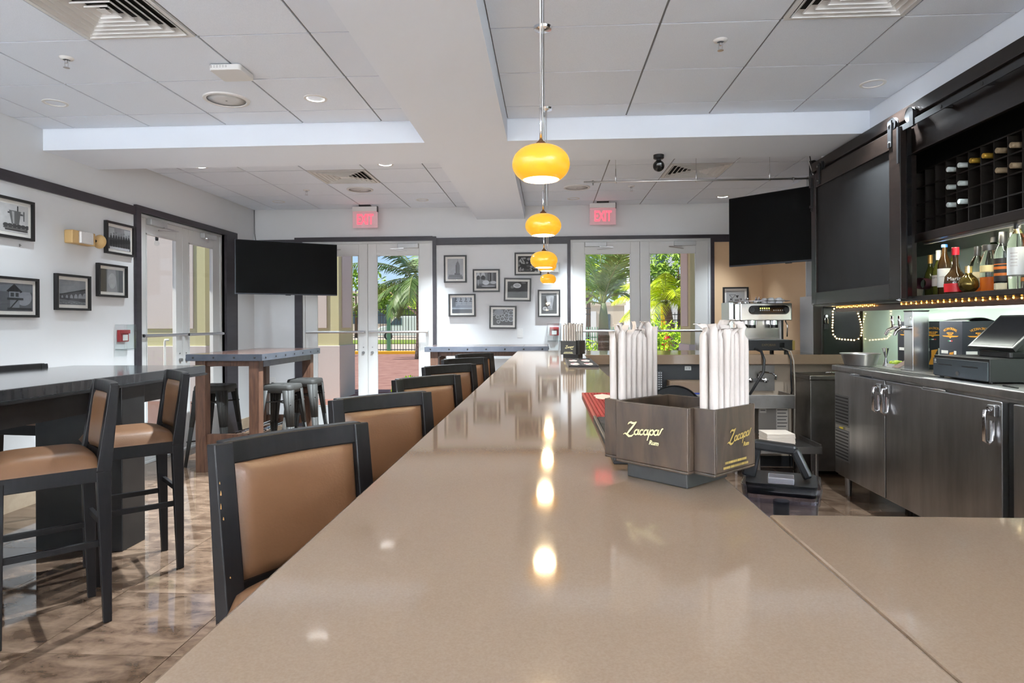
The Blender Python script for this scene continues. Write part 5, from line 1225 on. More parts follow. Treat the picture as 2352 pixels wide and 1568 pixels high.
for g in range(2):
    for i in range(5):
        x = -.045+.020*i+g*.125-.0
        MB().cyl((x, -.244, .414), (x, -.2485, .414), .0065, n=10).build('button', STEELD, cp, smooth='auto')
        if g == 0: MB().bx(x-.004, x+.004, -.2478, -.2465, .428, .437).build('led', LED, cp)
for x in (-.125, .195): MB().cyl((x, -.244, .418), (x, -.262, .418), .024, n=20).build('knob', BLACKP, cp, smooth='auto')
for x in (-.085, .125):
    g = e('group_head', MB().cyl((x, -.12, .322), (x, -.12, .275), .045, n=24).bx(x-.03, x+.03, -.13, -.03, .285, .322), CHROME, smooth='auto')
    MB().cyl((x, -.12, .275), (x, -.12, .245), .036, n=20).build('filter_holder', BLACKP, g, smooth='auto')
e('steam_wand', MB().tube([(.232, -.12, .315), (.245, -.14, .27), (.245, -.13, .16)], .006, 8), CHROME, smooth=True)
e('steam_wand', MB().tube([(-.192, -.12, .32), (-.21, -.14, .27), (-.205, -.13, .15)], .006, 8), CHROME, smooth=True)
e('side_wing', MB().bx(-.285, -.24, -.05, .24, .18, .50), mat('pale_steel', (.80, .84, .83), .25, .6), bevel=.006)
e('cup_rail', MB().tube([(-.22, -.22, .505), (.24, -.22, .505), (.24, .2, .505), (-.22, .2, .505), (-.22, -.22, .505)], .004, 6), CHROME, smooth=True)
e('power_switch', MB().bx(.13, .175, -.253, -.249, .06, .105), BLACKG)
for x in (-.245, .262): e('brass_corner', MB().bx(x-.012, x+.012, -.25, -.02, .035, .125), mat('brass', (.35, .24, .08), .35, .9))
text('lettering', 'EXPOBAR', mat('dim_bronze_print', '#5d4a2e', .5), t, .030, place((.03, -.2515, .082), (1, 0, 0), (0, 0, 1)), depth=.0004)
CUPW = mat('porcelain', '#d4d6da', .2)
for i, (dx, dy) in enumerate(((.10, -.12), (.175, -.12), (.07, -.01), (.20, -.0), (.135, .05))):
    c = thing('espresso_cup', 'white espresso cup upside down on the espresso machine', 'cup', (2.07+dx, 6.52+dy, CTZ+.4835), 0, 'cups on the espresso machine')
    MB().lathe([(.031, 0), (.034, .010), (.033, .035), (.022, .052), (.016, .056), (.015, .053), (0, .053)], n=22).build('cup_body', CUPW, c, smooth='auto')
    MB().tube([(.033, 0, .014), (.046, 0, .016), (.048, 0, .03), (.040, 0, .038), (.031, 0, .038)], .004, 6).build('handle', CUPW, c, smooth=True)
for i, (dx, dy, h) in enumerate(((-.20, -.13, .05), (-.155, -.15, .045), (-.12, -.1, .055))):
    c = thing('coffee_tamper', 'polished metal tamper standing on the espresso machine', 'tamper', (2.07+dx, 6.52+dy, CTZ+.4835), 0, 'tampers on the espresso machine')
    MB().lathe([(.022, 0), (.023, .012), (.010, .018), (.008, h*.6), (.014, h*.8), (.012, h), (0, h+.003)], n=18).build('tamper_body', CHROME, c, smooth='auto')
for i, (dx, dy) in enumerate(((-.06, -.17), (.0, -.06))):
    c = thing('portafilter', 'chrome portafilter lying on the espresso machine', 'portafilter', (2.07+dx, 6.52+dy, CTZ+.4835), -.6+.5*i, 'portafilters on the espresso machine')
    MB().lathe([(.0, .002), (.028, .0), (.031, .01), (.031, .026), (.027, .028), (.026, .008), (0, .008)], n=20).build('basket', CHROME, c, smooth='auto')
    MB().tube([(.0, .03, .016), (.0, .07, .02), (.0, .12, .028)], [.007, .011, .012], 10).build('handle', BLACKP, c, smooth=True)
    MB().lathe([(.012, .0), (.014, .010), (.006, .022), (.003, .036)], (0, -.004, .028), 12).build('spout', CHROME, c, smooth='auto')
o = MB().tube([(1.97, 6.35, CTZ+.055), (1.98, 6.12, CTZ+.03), (1.985, 6.05, CTZ-.05), (1.97, 6.03, CTZ-.16), (1.90, 6.04, CTZ-.28), (1.86, 6.08, CTZ-.37), (1.86, 6.12, CTZ-.40)], .013, 10).build('drain_hose', mat('black_hose', (.02, .02, .021), .4), smooth=True); setp(o, 'thick black drain hose from the espresso machine to the sink', 'hose')
o = MB().tube([(2.20, 6.35, CTZ+.055), (2.21, 6.1, CTZ+.03), (2.225, 6.05, CTZ-.05), (2.225, 6.05, CTZ-.2), (2.235, 6.06, CTZ-.33), (2.24, 6.10, CTZ-.38)], .007, 8).build('power_cable', BLACKP, smooth=True); setp(o, 'black cable hanging from the espresso machine', 'cable')
o = MB().tube([(2.23, 6.35, CTZ+.055), (2.24, 6.1, CTZ+.03), (2.25, 6.05, CTZ-.06), (2.255, 6.04, CTZ-.3), (2.262, 6.07, CTZ-.62), (2.27, 6.1, CTZ-.7), (2.272, 6.12, CTZ-.9), (2.275, 6.14, .01)], .006, 8).build('water_line', mat('grey_hose', '#8d8378', .5), smooth=True); setp(o, 'grey water line running from the espresso machine to the floor', 'hose')

# ------------------------------------------------------------------ under the far slab: sink, towel box, shelf things
DSTEEL = mat('worn_steel', (.30, .28, .265), .38, 1, col2=(.22, .205, .195), nscale=5)
t = thing('hand_sink', 'small stainless hand sink with wall faucet under the espresso machine', 'sink', (1.98, 6.1, .7))
def w_(n, mb, m, par=t, **k): return mb.build(n, m, par, world=True, **k)
w_('basin', MB().bx(1.77, 2.19, 5.86, 5.872, .60, .72).bx(1.77, 1.782, 5.872, 6.245, .60, .72).bx(2.178, 2.19, 5.872, 6.245, .60, .72).bx(1.782, 2.178, 5.872, 6.245, .60, .612), DSTEEL, bevel=.003)
w_('splash_plate', MB().bx(1.77, 2.14, 6.235, 6.247, .72, .96), DSTEEL)
fa = w_('faucet', MB().bx(1.88, 2.06, 6.19, 6.236, .81, .84).tube([(1.97, 6.20, .84), (1.97, 6.19, .885), (1.985, 6.14, .905), (2.06, 6.06, .90), (2.085, 6.04, .875), (2.085, 6.04, .845)], .010, 8), CHROME, smooth='auto')
for x in (1.90, 2.04): MB().lathe([(.02, 0), (.026, .012), (.022, .03), (.0, .034)], (x, 6.19, .825), 14, Matrix.Rotation(PI/2, 3, 'X')).build('tap_knob', CHROME, fa, smooth='auto')
w_('drain_pipe', MB().tube([(1.85, 6.08, .60), (1.85, 6.08, .45), (1.85, 6.14, .40), (1.85, 6.24, .42)], .02, 10), DSTEEL, smooth=True)
GBOX = mat('grey_box', '#7d766f', .5)
t = thing('towel_dispenser', 'grey dispenser box with printed labels below the hand sink', 'dispenser', (2.05, 6.15, .34))
MB().bx(1.92, 2.19, 6.02, 6.24, .34, .595).build('case', GBOX, t, world=True, bevel=.004)
for (x0, x1, z0, z1) in ((2.08, 2.185, .36, .585), (1.93, 1.99, .54, .58)):
    lb = MB().bx(x0, x1, 6.0175, 6.02, z0, z1).build('paper_label', mat('label_paper', '#b9b2aa', .8), t, world=True)
    for k in range(6 if x0 > 2 else 1): MB().bx(x0+.008, x1-.008-.01*(k % 2), 6.0168, 6.0175, z1-.02-.03*k, z1-.013-.03*k).build('print_line', INK, lb)
t = thing('drain_shelf', 'stainless drainboard shelf holding paper towels', 'shelf', (2.02, 5.8, .3))
MB().bx(1.75, 2.29, 5.55, 6.01, .285, .30).bx(1.75, 2.29, 5.54, 5.55, .262, .32).bx(1.75, 1.76, 5.55, 6.01, .30, .34).bx(2.28, 2.29, 5.55, 6.01, .30, .34).build('board', DSTEEL, t, world=True)
for (x, y) in ((1.78, 5.58), (2.26, 5.58), (1.78, 5.98), (2.26, 5.98)): MB().cyl((x, y, 0), (x, y, .285), .014, n=10).build('leg', DSTEEL, t, world=True)
o = MB()
t = thing('paper_towels', 'stack of folded paper towels on the drainboard shelf', 'paper towels', (1.98, 5.72, .3005))
TOW = mat('towel_paper', '#d9cbbd', .9)
for k in range(9): MB().bx(-.12+.003*(k % 2), .12-.002*(k % 3), -.11, .11, .013*k, .013*k+.0125).build('towel', TOW, t, bevel=.002)
# blocks with bottles on the floor behind
t = thing('glass_washer', 'dark stainless glass washer with hinged lid next to the far slab', 'glass washer', (2.42, 5.9, 0))
MB().bx(2.30, 2.80, 5.80, 6.22, .06, .86).build('cabinet', DSTEEL, t, world=True, bevel=.004)
MB().bx(2.29, 2.81, 5.79, 6.22, .86, .90).build('lid', DSTEEL, t, world=True, bevel=.006)
MB().tube([(2.42, 5.785, .915), (2.42, 5.76, .93), (2.5, 5.76, .93), (2.5, 5.785, .915)], .006, 8).build('lid_handle', CHROME, t, world=True, smooth=True)
for (x, y) in ((2.33, 5.83), (2.77, 5.83), (2.33, 6.19), (2.77, 6.19)): MB().cyl((x, y, 0), (x, y, .06), .018, n=10).build('foot', DSTEEL, t, world=True)
# shelf recess left of the sink
t = thing('under_counter_shelf', 'stainless under-counter unit with an open shelf of bar supplies', 'shelf', (1.15, 6.1, 0))
MB().bx(.80, 1.70, 5.90, 6.245, .70, .72).build('shelf_board', DSTEEL, t, world=True, bevel=.003)
MB().bx(.80, 1.70, 5.92, 6.245, .35, .70).build('drawer_case', DSTEEL, t, world=True)
for z in (.36, .53): MB().bx(.82, 1.68, 5.905, 5.92, z, z+.15).build('drawer', DSTEEL, t, world=True, bevel=.003)
MB().bx(.80, .82, 5.92, 6.245, .0, .35).bx(1.68, 1.70, 5.92, 6.245, 0, .35).build('side_leg', DSTEEL, t, world=True)
MB().bx(.82, 1.70, 6.238, 6.245, .72, .975).build('back_panel', BLACKM, t, world=True)
t = thing('supply_box', 'flat brown carton with a blue base on the under-counter shelf', 'box', (1.27, 6.05, .7205))
MB().bx(-.15, .15, -.13, .13, .012, .11).build('carton', mat('kraft_card', '#7e6a58', .8), t); MB().bx(-.152, .152, -.132, .132, 0, .014).build('blue_base', mat('blue_card', '#2b3f8f', .6), t)
t = thing('rubber_mat_roll', 'upright black perforated rubber mat on the under-counter shelf', 'mat', (1.0, 6.08, .7205))
MB().bx(-.05, .06, -.03, .03, 0, .20).build('mat_body', RUBK, t, bevel=.01)
mm = MB()
for i in range(5):
    for j in range(9): mm.bx(-.04+.02*i, -.028+.02*i, -.0315, -.03, .01+.021*j, .02+.021*j)
o = mm.build('perforation', STEELD, t); o['kind'] = 'stuff'
t = thing('outlet_box', 'small white outlet plate under the far slab', 'outlet', (1.33, 6.248, .955) if False else (1.33, 6.236, .935))
MB().bx(-.03, .03, -.006, .001, -.02, .02).build('cover_plate', CWH, t); MB().bx(-.018, -.006, -.0075, -.006, -.008, .008).bx(.006, .018, -.0075, -.006, -.008, .008).build('socket', STEELD, t)
# round black tray leaning on the unit
t = thing('serving_tray', 'round black serving tray leaning behind the bar', 'tray', (.87, 4.55, .40))
MB().lathe([(0, 0), (.19, 0), (.20, .022), (.204, .022), (.196, -.004), (0, -.004)], n=40, M=Matrix.Rotation(PI/2+.06, 3, 'X'), c=(0, 0, .335)).build('tray_disc', BLACKP, t, smooth='auto')
# stand that carries the tray: underbar ice station along the bar
t = thing('ice_station', 'stainless underbar ice station behind the long bar top', 'ice bin', (.6, 3.1, 0))
MB().bx(.345, .80, 1.25, 4.36, .12, .60).build('cabinet', DSTEEL, t, world=True, bevel=.004)
MB().bx(.345, .82, 1.25, 4.38, .60, .63).build('worktop', DSTEEL, t, world=True, bevel=.004)
MB().bx(.345, .36, 1.25, 4.36, .63, .96).build('backsplash', DSTEEL, t, world=True)
for (x, y) in ((.38, 1.3), (.77, 1.3), (.38, 4.3), (.77, 4.3)): MB().cyl((x, y, 0), (x, y, .12), .02, n=10).build('leg', DSTEEL, t, world=True)
MB().bx(.36, .84, 4.38, 4.72, .385, .40).build('tray_ledge', DSTEEL, t, world=True); MB().bx(.36, 1.14, 4.60, 4.72, .385, .4).build('tray_rail', DSTEEL, t, world=True)
pl = [(.345, .63), (.42, .63), (.42, .98), (.41, 1.005), (.39, .978), (.345, .978)]
pl = [(.347, .63), (.425, .63), (.425, .86)]+[(.347+.078*math.cos(a), .86+.112*math.sin(a)) for a in [PI/2*k/8 for k in range(1, 9)]]
m = MB().prism(pl, .012); m.v = [Vector((v.x, 1.36+v.z, v.y)) for v in m.v]; m.build('end_splash', STEEL, t, world=True)
# clear container with black handled lid
CONT = glassmat('clear_tub', (.80, .80, .86), .03, 1.4)
t = thing('blender_jar', 'clear plastic jug with black handled lid on the ice station', 'jug', (.585, 1.66, .6305), -.35)
def frus(x0, y0, x1, y1, z0, z1, r=.015):
    def ring(x, y, z):
        p = []
        for (sx, sy, a0) in ((1, 1, 0), (-1, 1, PI/2), (-1, -1, PI), (1, -1, 3*PI/2)):
            for k in range(4): a = a0+PI/2*k/3; p.append(Vector((sx*(x-r)+r*math.cos(a), sy*(y-r)+r*math.sin(a), z)))
        return p
    m = MB(); a, b_ = ring(x0, y0, z0), ring(x1, y1, z1); n = len(a); m.v = a+b_
    m.f = [(i, (i+1) % n, n+(i+1) % n, n+i) for i in range(n)]; return m, n
m, n = frus(.068, .06, .082, .075, 0, .31); m.f.append(tuple(reversed(range(n)))); m.build('jug_wall', CONT, t, smooth='auto', solid=.003)
m, n = frus(.084, .077, .090, .083, .30, .342); m.build('collar', CONT, t, smooth='auto', solid=.004)
m, n = frus(.078, .071, .082, .075, .318, .346); m.f += [tuple(reversed(range(n))), tuple(range(n, 2*n))]; ld = m.build('lid', BLACKP, t, smooth='auto')
MB().bar((-.078, -.0, .345), (-.062, 0, .425), .035, .026).bar((-.064, 0, .428), (.035, 0, .420), .035, .024).bar((.03, 0, .422), (.062, 0, .352), .035, .022).build('handle', BLACKP, ld, bevel=.006)
MB().bx(-.03, .03, -.07, -.02, .346, .362).build('latch', mat('clear_latch', (.5, .5, .55), .1, trans=.6), ld, bevel=.003)
MB().cyl((0, 0, .01), (0, 0, .29), .014, .02, n=12).lathe([(.04, .03), (.012, .06), (.012, .01), (.035, .01)], n=12).build('paddle', BLACKP, t, smooth='auto')
WINE = mat('red_syrup', (.06, .006, .012), .1, coat=.5)
for i, (x, y) in enumerate(((.46, 1.78), (.47, 1.92))):
    t = thing('syrup_bottle', 'dark red syrup bottle beside the clear jug', 'bottle', (x, y, .6305), 0, 'syrup bottles on the ice station')
    MB().lathe([(0, 0), (.036, 0), (.038, .01), (.038, .16), (.015, .21), (.014, .25)], n=20).build('body', WINE, t, smooth='auto'); MB().cyl((0, 0, .25), (0, 0, .275), .016, n=14).build('cap', mat('tan_cap', '#a08a5a', .5), t, smooth='auto')
o = MB().lathe([(0, 0), (.17, 0), (.175, .012), (.17, .02), (0, .02)], (2.05, 3.75, 0), 30).build('floor_disc', RUBK, smooth='auto'); setp(o, 'round black rubber disc on the floor before the coolers', 'mat')
# ------------------------------------------------------------------ outside: ground, porch, piers
PAVE = mat('brick_paving', '#a87f74', .8, col2='#8f655c', nscale=3, ndet=6); ASPH = mat('road', '#cdbfb2', .9, col2='#b9aca1', nscale=2); GRASS = mat('lawn', '#6f8a35', .9, col2='#8a9a3c', nscale=6)
MULCH = mat('red_mulch', '#6e3328', .9, col2='#4a2119', nscale=30, bump=.6, bscale=60)
gp = struct('ground_paving', MB().bx(-40, 40, 8.65, 29, -.14, -.045).bx(-40, -4.15, -30, 8.65, -.14, -.045), mat('paver_joint', '#6d5148', .9))
struct('ground_road', MB().bx(-60, 60, 29.4, 90, -.12, -.05).bx(3.05, 60, -30, 8.65, -.12, -.05).bx(-60, 60, -60, -4.65, -.12, -.05).bx(-60, -40, -30, 29.4, -.12, -.05).bx(40, 60, 8.65, 29.4, -.12, -.05), ASPH)
o = MB().bx(-40, 40, 52.5, 54.5, -.05, .02).bx(-40, 0, 45, 52.5, -.05, .02).build('grass_verge', GRASS); setp(o, 'strip of green lawn along the street', 'grass', kind='stuff')
_p = None
for i in range(-15, 6):            # paver courses just outside the glass doors
    for j in range(0, 26):
        x, y = i*.30+.15*(j % 2), 8.80+j*.15
        if _p is None: _p = MB().bx(-.145, .145, -.07, .07, 0, .045).build('paver', PAVE, gp); o = _p
        else: o = inst('paver', _p, gp)
        o.location = (x, y, -.045)
o = MB().bx(-40, 40, 12.75, 29, -.045, -.002).build('paver_field', PAVE, gp)
o = MB().bx(-40, 3, 29.0, 29.4, -.14, .13).build('kerb', mat('yellow_kerb', '#d9a21f', .7), bevel=.03); setp(o, 'yellow painted kerb along the street', 'kerb')
STUC = mat('stucco_grey', '#ddd3ca', .9, bump=.4, bscale=90, bdist=.004); STUY = mat('stucco_olive', '#d6d2a4', .9, bump=.4, bscale=90, bdist=.004); STUB = mat('stucco_base', '#d8d0ca', .9, bump=.4, bscale=90, bdist=.004)
def pier(label, x0, x1, y0, y1, h=3.6, panels=1):
    t = thing('stucco_pier', label, 'column', ((x0+x1)/2, (y0+y1)/2, 0), 0, 'stucco piers of the porch')
    hx, hy = (x1-x0)/2, (y1-y0)/2
    MB().bx(-hx, hx, -hy, hy, .98, h).build('shaft', STUY, t)
    MB().bx(-hx-.03, hx+.03, -hy-.03, hy+.03, -.05, .98).build('plinth', STUB, t, bevel=.01)
    n = panels
    for k in range(n):
        a = -hx+.22+(2*hx-.22)*k/n; b_ = -hx+(2*hx-.22)*(k+1)/n
        MB().bx(a, b_, -hy-.02, -hy, 1.30, h-.3).build('front_panel', STUC, t, bevel=.006)
    for s in (-1, 1): MB().bx(s*hx-.02, s*hx+.02, -hy+.16, hy-.16, 1.30, h-.3).build('side_panel', STUC, t, bevel=.006)
pier('olive and grey stucco pier outside the doors behind the oak table', -5.0, -3.83, 11.6, 12.45)
pier('wide stucco pier outside the picture wall doors', -9.0, -6.35, 11.6, 12.45, panels=2)
pier('stucco pier outside the palm doors', 2.52, 3.5, 11.6, 12.45)
pc = struct('porch_shade_roof', MB().bx(-5.2, -1.0, 8.66, 9.5, 3.1, 3.3).bx(-1.0, 4.5, 8.66, 12.8, 3.4, 3.6).bx(-5.2, -4.16, 2.0, 8.66, 3.1, 3.3), SOFF)  # unseen roof, right part added to shade the pier outside the palm doors
o = MB().bx(1.93, 2.06, 13.6, 13.8, -.05, 3.9).build('porch_post', mat('cream_paint', '#cfc4a2', .7)); setp(o, 'slim cream post beyond the palm doors', 'post')

# ------------------------------------------------------------------ plants
def leafmat(n, c, c2): return mat(n, c, .45, col2=c2, nscale=3, spec=.4, rnd=.12)
PALMD = leafmat('palm_leaf_dark', '#4f6b33', '#688840'); PALMB = leafmat('palm_leaf_bright', '#b4d024', '#d4de3c'); PALMM = leafmat('palm_leaf_mid', '#6f8f48', '#9ab068')
TRUNK = mat('palm_trunk', '#8d7f74', .85, col2='#6b5c50', nscale=2, stretch=(1, 1, 12), bump=.5, bscale=8); RACH = mat('frond_stem', '#8f9a58', .6); SHAFT = mat('crown_shaft', '#7c8c62', .55)
LEAFY = leafmat('tree_leaf_lime', '#a8cc3a', '#cfe04a'); LEAFD = leafmat('tree_leaf_green', '#6f9638', '#a4c048'); BARK = mat('bark', '#6b5443', .9)
def frond(par, base, az, el, L, droop, lm, nl=30, ll=.45, lw=.035, hang=.35):
    """one feather frond: arching stem with leaflets each side"""
    pts = []; p = Vector(base); a = el
    n = 12
    for k in range(n+1):
        pts.append(p.copy()); d = Vector((math.cos(az)*math.cos(a), math.sin(az)*math.cos(a), math.sin(a))); p = p+d*(L/n); a -= droop/n
    f = MB().tube(pts, [.022*(1-.85*k/n)+.003 for k in range(n+1)], 5).build('frond', RACH, par, smooth=True)
    m = MB(); side = Vector((-math.sin(az), math.cos(az), 0))
    for k in range(nl):
        t_ = .10+.90*k/nl; i = min(n-1, int(t_*n)); q = pts[i].lerp(pts[i+1], t_*n-i); tan = (pts[i+1]-pts[i]).normalized()
        s_ = math.sin(PI*min(1, t_*.85+.12))**.6*ll
        for sg in (-1, 1):
            d = (side*sg*.85+tan*.55+Vector((0, 0, -hang+random.uniform(-.12, .12)))).normalized(); w = tan*lw
            e_ = q+d*s_; mid = q+d*s_*.5+Vector((0, 0, .02)); e_ = e_+Vector((0, 0, -.10*s_))
            m.add([q-w*.3, q+w*.3, mid+w*.5, mid-w*.5], [(0, 1, 2, 3)]); m.add([mid-w*.5, mid+w*.5, e_], [(0, 1, 2)])
    o = m.build('leaflets', lm, f, flipfix=False); o['kind'] = 'stuff'
    return f
def palm(label, loc, h, r, lm, fr, shaft=.0, lean=(0, 0), **kw):
    t = thing('palm_tree', label, 'palm', loc)
    n = 10; tr = [Vector((lean[0]*(k/n)**1.5, lean[1]*(k/n)**1.5, h*k/n)) for k in range(n+1)]
    MB().tube(tr, [r*(1.35-.5*min(1, k/3)) for k in range(n+1)], 14).build('trunk', TRUNK, t, smooth=True)
    top = tr[-1]
    if shaft: MB().tube([top, top+Vector((0, 0, shaft*.5)), top+Vector((0, 0, shaft))], [r*.72, r*.66, r*.35], 14).build('crown_shaft', SHAFT, t, smooth=True); top = top+Vector((0, 0, shaft*.95))
    for (az, el, L, dr) in fr: frond(t, top, math.radians(az), math.radians(el), L, math.radians(dr), lm, **kw)
    return t
random.seed(21)
palm('bottle palm with ringed grey trunk and arching fronds at the palm doors', (1.62, 19, -.05), 1.25, .20, PALMM,
     [(185, 42, 2.6, 55), (8, 58, 3.2, 40), (95, 80, 3.0, 30), (200, 15, 2.3, 80), (-8, 60, 1.7, 190), (-60, 70, 2.8, 60), (140, 66, 3.1, 45), (30, 75, 3.2, 25), (165, 75, 3.2, 20), (-30, 82, 3.0, 30)], shaft=.75, nl=46, ll=.85, lw=.055, hang=.1)
palm('dark green palm with a slim trunk outside the oak table doors', (-5.05, 25, -.05), 3.15, .14, PALMD,
     [(180, 35, 3.6, 60), (165, 10, 3.4, 70), (195, -5, 3.0, 70), (210, 55, 3.6, 70), (150, 60, 3.6, 60), (90, 70, 3.2, 60), (20, 40, 3.0, 80), (-20, 55, 3.0, 80), (60, 20, 3.0, 80), (188, 62, 3.6, 75), (-90, 25, 2.6, 120), (-75, 50, 2.8, 90), (230, -10, 2.2, 80), (170, -35, 1.8, 50), (-120, 0, 2.0, 80)], nl=40, ll=.75, lw=.06, hang=.45)
palm('bright yellow-green palm beyond the palm doors', (5.75, 30, -.05), 2.3, .22, PALMB,
     [(a, e_, 2.7, 85) for a, e_ in ((180, 40), (150, 60), (210, 20), (-90, 45), (-60, 20), (-120, 10), (0, 50), (30, 30), (90, 70), (250, 55), (160, 15), (-30, 60), (-100, 70))], nl=40, ll=.8, lw=.05, hang=.55, lean=(-.35, 0))
def foliage(mb, c, r, n, s, seed):
    random.seed(seed)
    for _ in range(n):
        d = Vector((random.gauss(0, 1), random.gauss(0, 1), random.gauss(0, 1))).normalized(); q = Vector(c)+Vector((d.x*r[0], d.y*r[1], d.z*r[2]))*(random.uniform(.55, 1.0))
        u = Vector((random.gauss(0, 1), random.gauss(0, 1), random.gauss(0, 1))).normalized(); v = u.orthogonal().normalized()*s*random.uniform(.5, 1); u = u*s*random.uniform(.6, 1.2)
        mb.add([q-u-v*.4, q+v*.1-u*.2, q+u, q-v*.7], [(0, 1, 2, 3)])
def tree(label, loc, h, blobs, lm, s=.22, n=420, seed=1, name='leafy_tree', cat='tree', tr=.16):
    t = thing(name, label, cat, loc); m = MB()
    MB().tube([(0, 0, -.05), (.05, 0, h*.5), (.0, .05, h)], [tr, tr*.7, tr*.3], 8).build('trunk', BARK, t, smooth=True)
    br = MB()
    for i, (c, r) in enumerate(blobs):
        foliage(m, c, r, n, s, seed+i); MB().tube([(0.03, 0, h*.55), tuple(Vector(c)*.6+Vector((0, 0, h*.25))), c], [tr*.4, tr*.25, .02], 6).build('branch', BARK, t, smooth=True)
    o = m.build('foliage', lm, t, flipfix=False); o['kind'] = 'stuff'; return t
tree('lime-green leafy tree behind the bottle palm', (2.2, 36, 0), 4.5, [((-1.5, 0, 5.0), (2.6, 1.8, 2.0)), ((.8, 0, 4.2), (2, 1.6, 1.8)), ((-2.6, 0, 3.2), (1.6, 1.5, 1.3)), ((0, 0, 6.5), (2, 1.5, 1.2))], LEAFY, .28, 520, 3)
tree('dense green tree beyond the bright palm', (7.6, 38, 0), 4.5, [((0, 0, 4.6), (1.9, 1.6, 1.4)), ((-1.2, 0, 3.7), (1.3, 1.3, 1.1)), ((1.4, 0, 5.6), (2, 1.6, 1.5)), ((1.8, 0, 3.4), (1.6, 1.4, 1.3))], LEAFD, .24, 650, 13)
tree('thin-leaved tree behind the white van', (-9.0, 62, 0), 6, [((-3, 0, 4.2), (3.2, 2, 1.6)), ((3, 0, 5), (3.6, 2, 1.8)), ((0, 0, 6.8), (3, 2, 1.2))], LEAFY, .38, 380, 23)
tree('green tree far behind the fence, past the van', (-20, 66, 0), 5, [((0, 0, 4.6), (4.5, 2.5, 2.6)), ((5, 0, 3.6), (3, 2, 1.8)), ((-5, 0, 4), (4, 2.4, 2.4))], LEAFD, .5, 420, 33)
tree('tall hedge-like tree glimpsed past the wide stucco pier', (-13.2, 26, 0), 3.2, [((0, 0, 2.2), (1.1, 1.0, 2.0)), ((0, 0, 4.2), (1.0, 1, 1.2))], LEAFY, .16, 900, 43)
t = thing('bare_tree', 'bare pale-branched tree behind the black fence', 'tree', (-6.2, 34, 0)); PALEB = mat('pale_bark', '#b89a80', .9)
MB().tube([(0, 0, 0), (.05, 0, 1.4), (.2, 0, 2.2)], [.22, .17, .12], 8).build('trunk', PALEB, t, smooth=True)
for q in (((.2, 0, 2.1), (1.0, 0, 3.4), (1.6, 0, 5.0)), ((.1, 0, 1.8), (-.9, 0, 3.0), (-1.3, 0, 4.2)), ((.15, 0, 2.1), (.2, 0, 3.6), (-.2, 0, 5.0)), ((.1, 0, 1.2), (-1.4, 0, 2.4), (-2.4, 0, 3.2)), ((.9, 0, 3.2), (1.8, 0, 3.8), (2.4, 0, 4.2))): MB().tube(q, [.09, .06, .02], 6).build('branch', PALEB, t, smooth=True)
def shrub(label, loc, r, lm, s, n, seed, name='shrub'):
    t = thing(name, label, 'shrub', loc); m = MB(); foliage(m, (0, 0, r[2]*.8), r, n, s, seed); o = m.build('foliage', lm, t, flipfix=False); o['kind'] = 'stuff'
    MB().tube([(0, 0, -.05), (0, 0, r[2]*.8)], .03, 6).build('stem', BARK, t)
LIMEG = leafmat('bright_shrub_leaf', '#b8e02e', '#9ac82c')
shrub('low bright green shrub outside the palm doors', (3.0, 17.5, -.03), (1.0, .8, .85), LIMEG, .07, 1500, 51)
shrub('second low green shrub behind the bottle palm trunk', (1.1, 21, -.03), (.7, .7, .5), LIMEG, .08, 500, 57)
shrub('small green bush by the brick path', (-2.55, 11.9, -.03), (.38, .34, .24), LIMEG, .05, 520, 61)
t = thing('planter_bed', 'mulch bed with rocks on the brick path', 'planter', (-1.75, 12.45, -.01)); MB().lathe([(.0, .05), (.45, .04), (.55, 0)], n=24).build('mulch', MULCH, t, smooth=True)
for i, (x, y) in enumerate(((-.5, .15), (-.35, .4), (.3, .42))):
    MB().lathe([(0, .12), (.08, .10), (.12, .04), (.10, 0)], (x, y, 0), 9).build('rock', STUB, t, smooth=True)
o = MB().bx(-4.2, -1.3, 8.9, 9.35, -.045, .04).build('mulch_bed', MULCH, bevel=.03); setp(o, 'strip of red mulch right outside the oak table doors', 'mulch', kind='stuff')

# ------------------------------------------------------------------ fences
BLKF = mat('fence_black', (.03, .032, .033), .5); GRNF = mat('fence_green', '#4c7a5e', .5); GRNL = mat('fence_green_light', '#86b193', .6)
def fence(label, x0, x1, y, h, step, m, mp, post_every, r=.012, base=0, group=None):
    t = thing('picket_fence', label, 'fence', ((x0+x1)/2, y, 0)); n = int((x1-x0)/step); first = None; cx = (x0+x1)/2
    for i in range(n+1):
        x = x0+i*step-cx
        if first is None: first = MB().bx(-r, r, -r, r, base, h).build('picket', m, t); o = first
        else: o = inst('picket', first, t)
        o.location = (x, 0, 0)
    for z in (base+.12, h-.40, h-.12): MB().bx(x0-cx, x1-cx, -.02, .02, z-.02, z+.02).build('rail', m, t)
    x = x0
    while x <= x1+.01: MB().bx(x-cx-.09, x-cx+.09, -.05, .05, 0, h+.12).build('post', mp, t); x += post_every
fence('black picket fence with green posts along the street', -13.36, 2.04, 31, 2.2, .14, BLKF, GRNF, 5.6)
fence('pale green picket fence behind the bottle palm', 1.2, 4.0, 25, 1.22, .10, GRNL, GRNL, 2.8, r=.02)
fence('black picket fence beyond the bright palm', 4.6, 9.2, 33, 1.9, .15, BLKF, GRNF, 2.3)
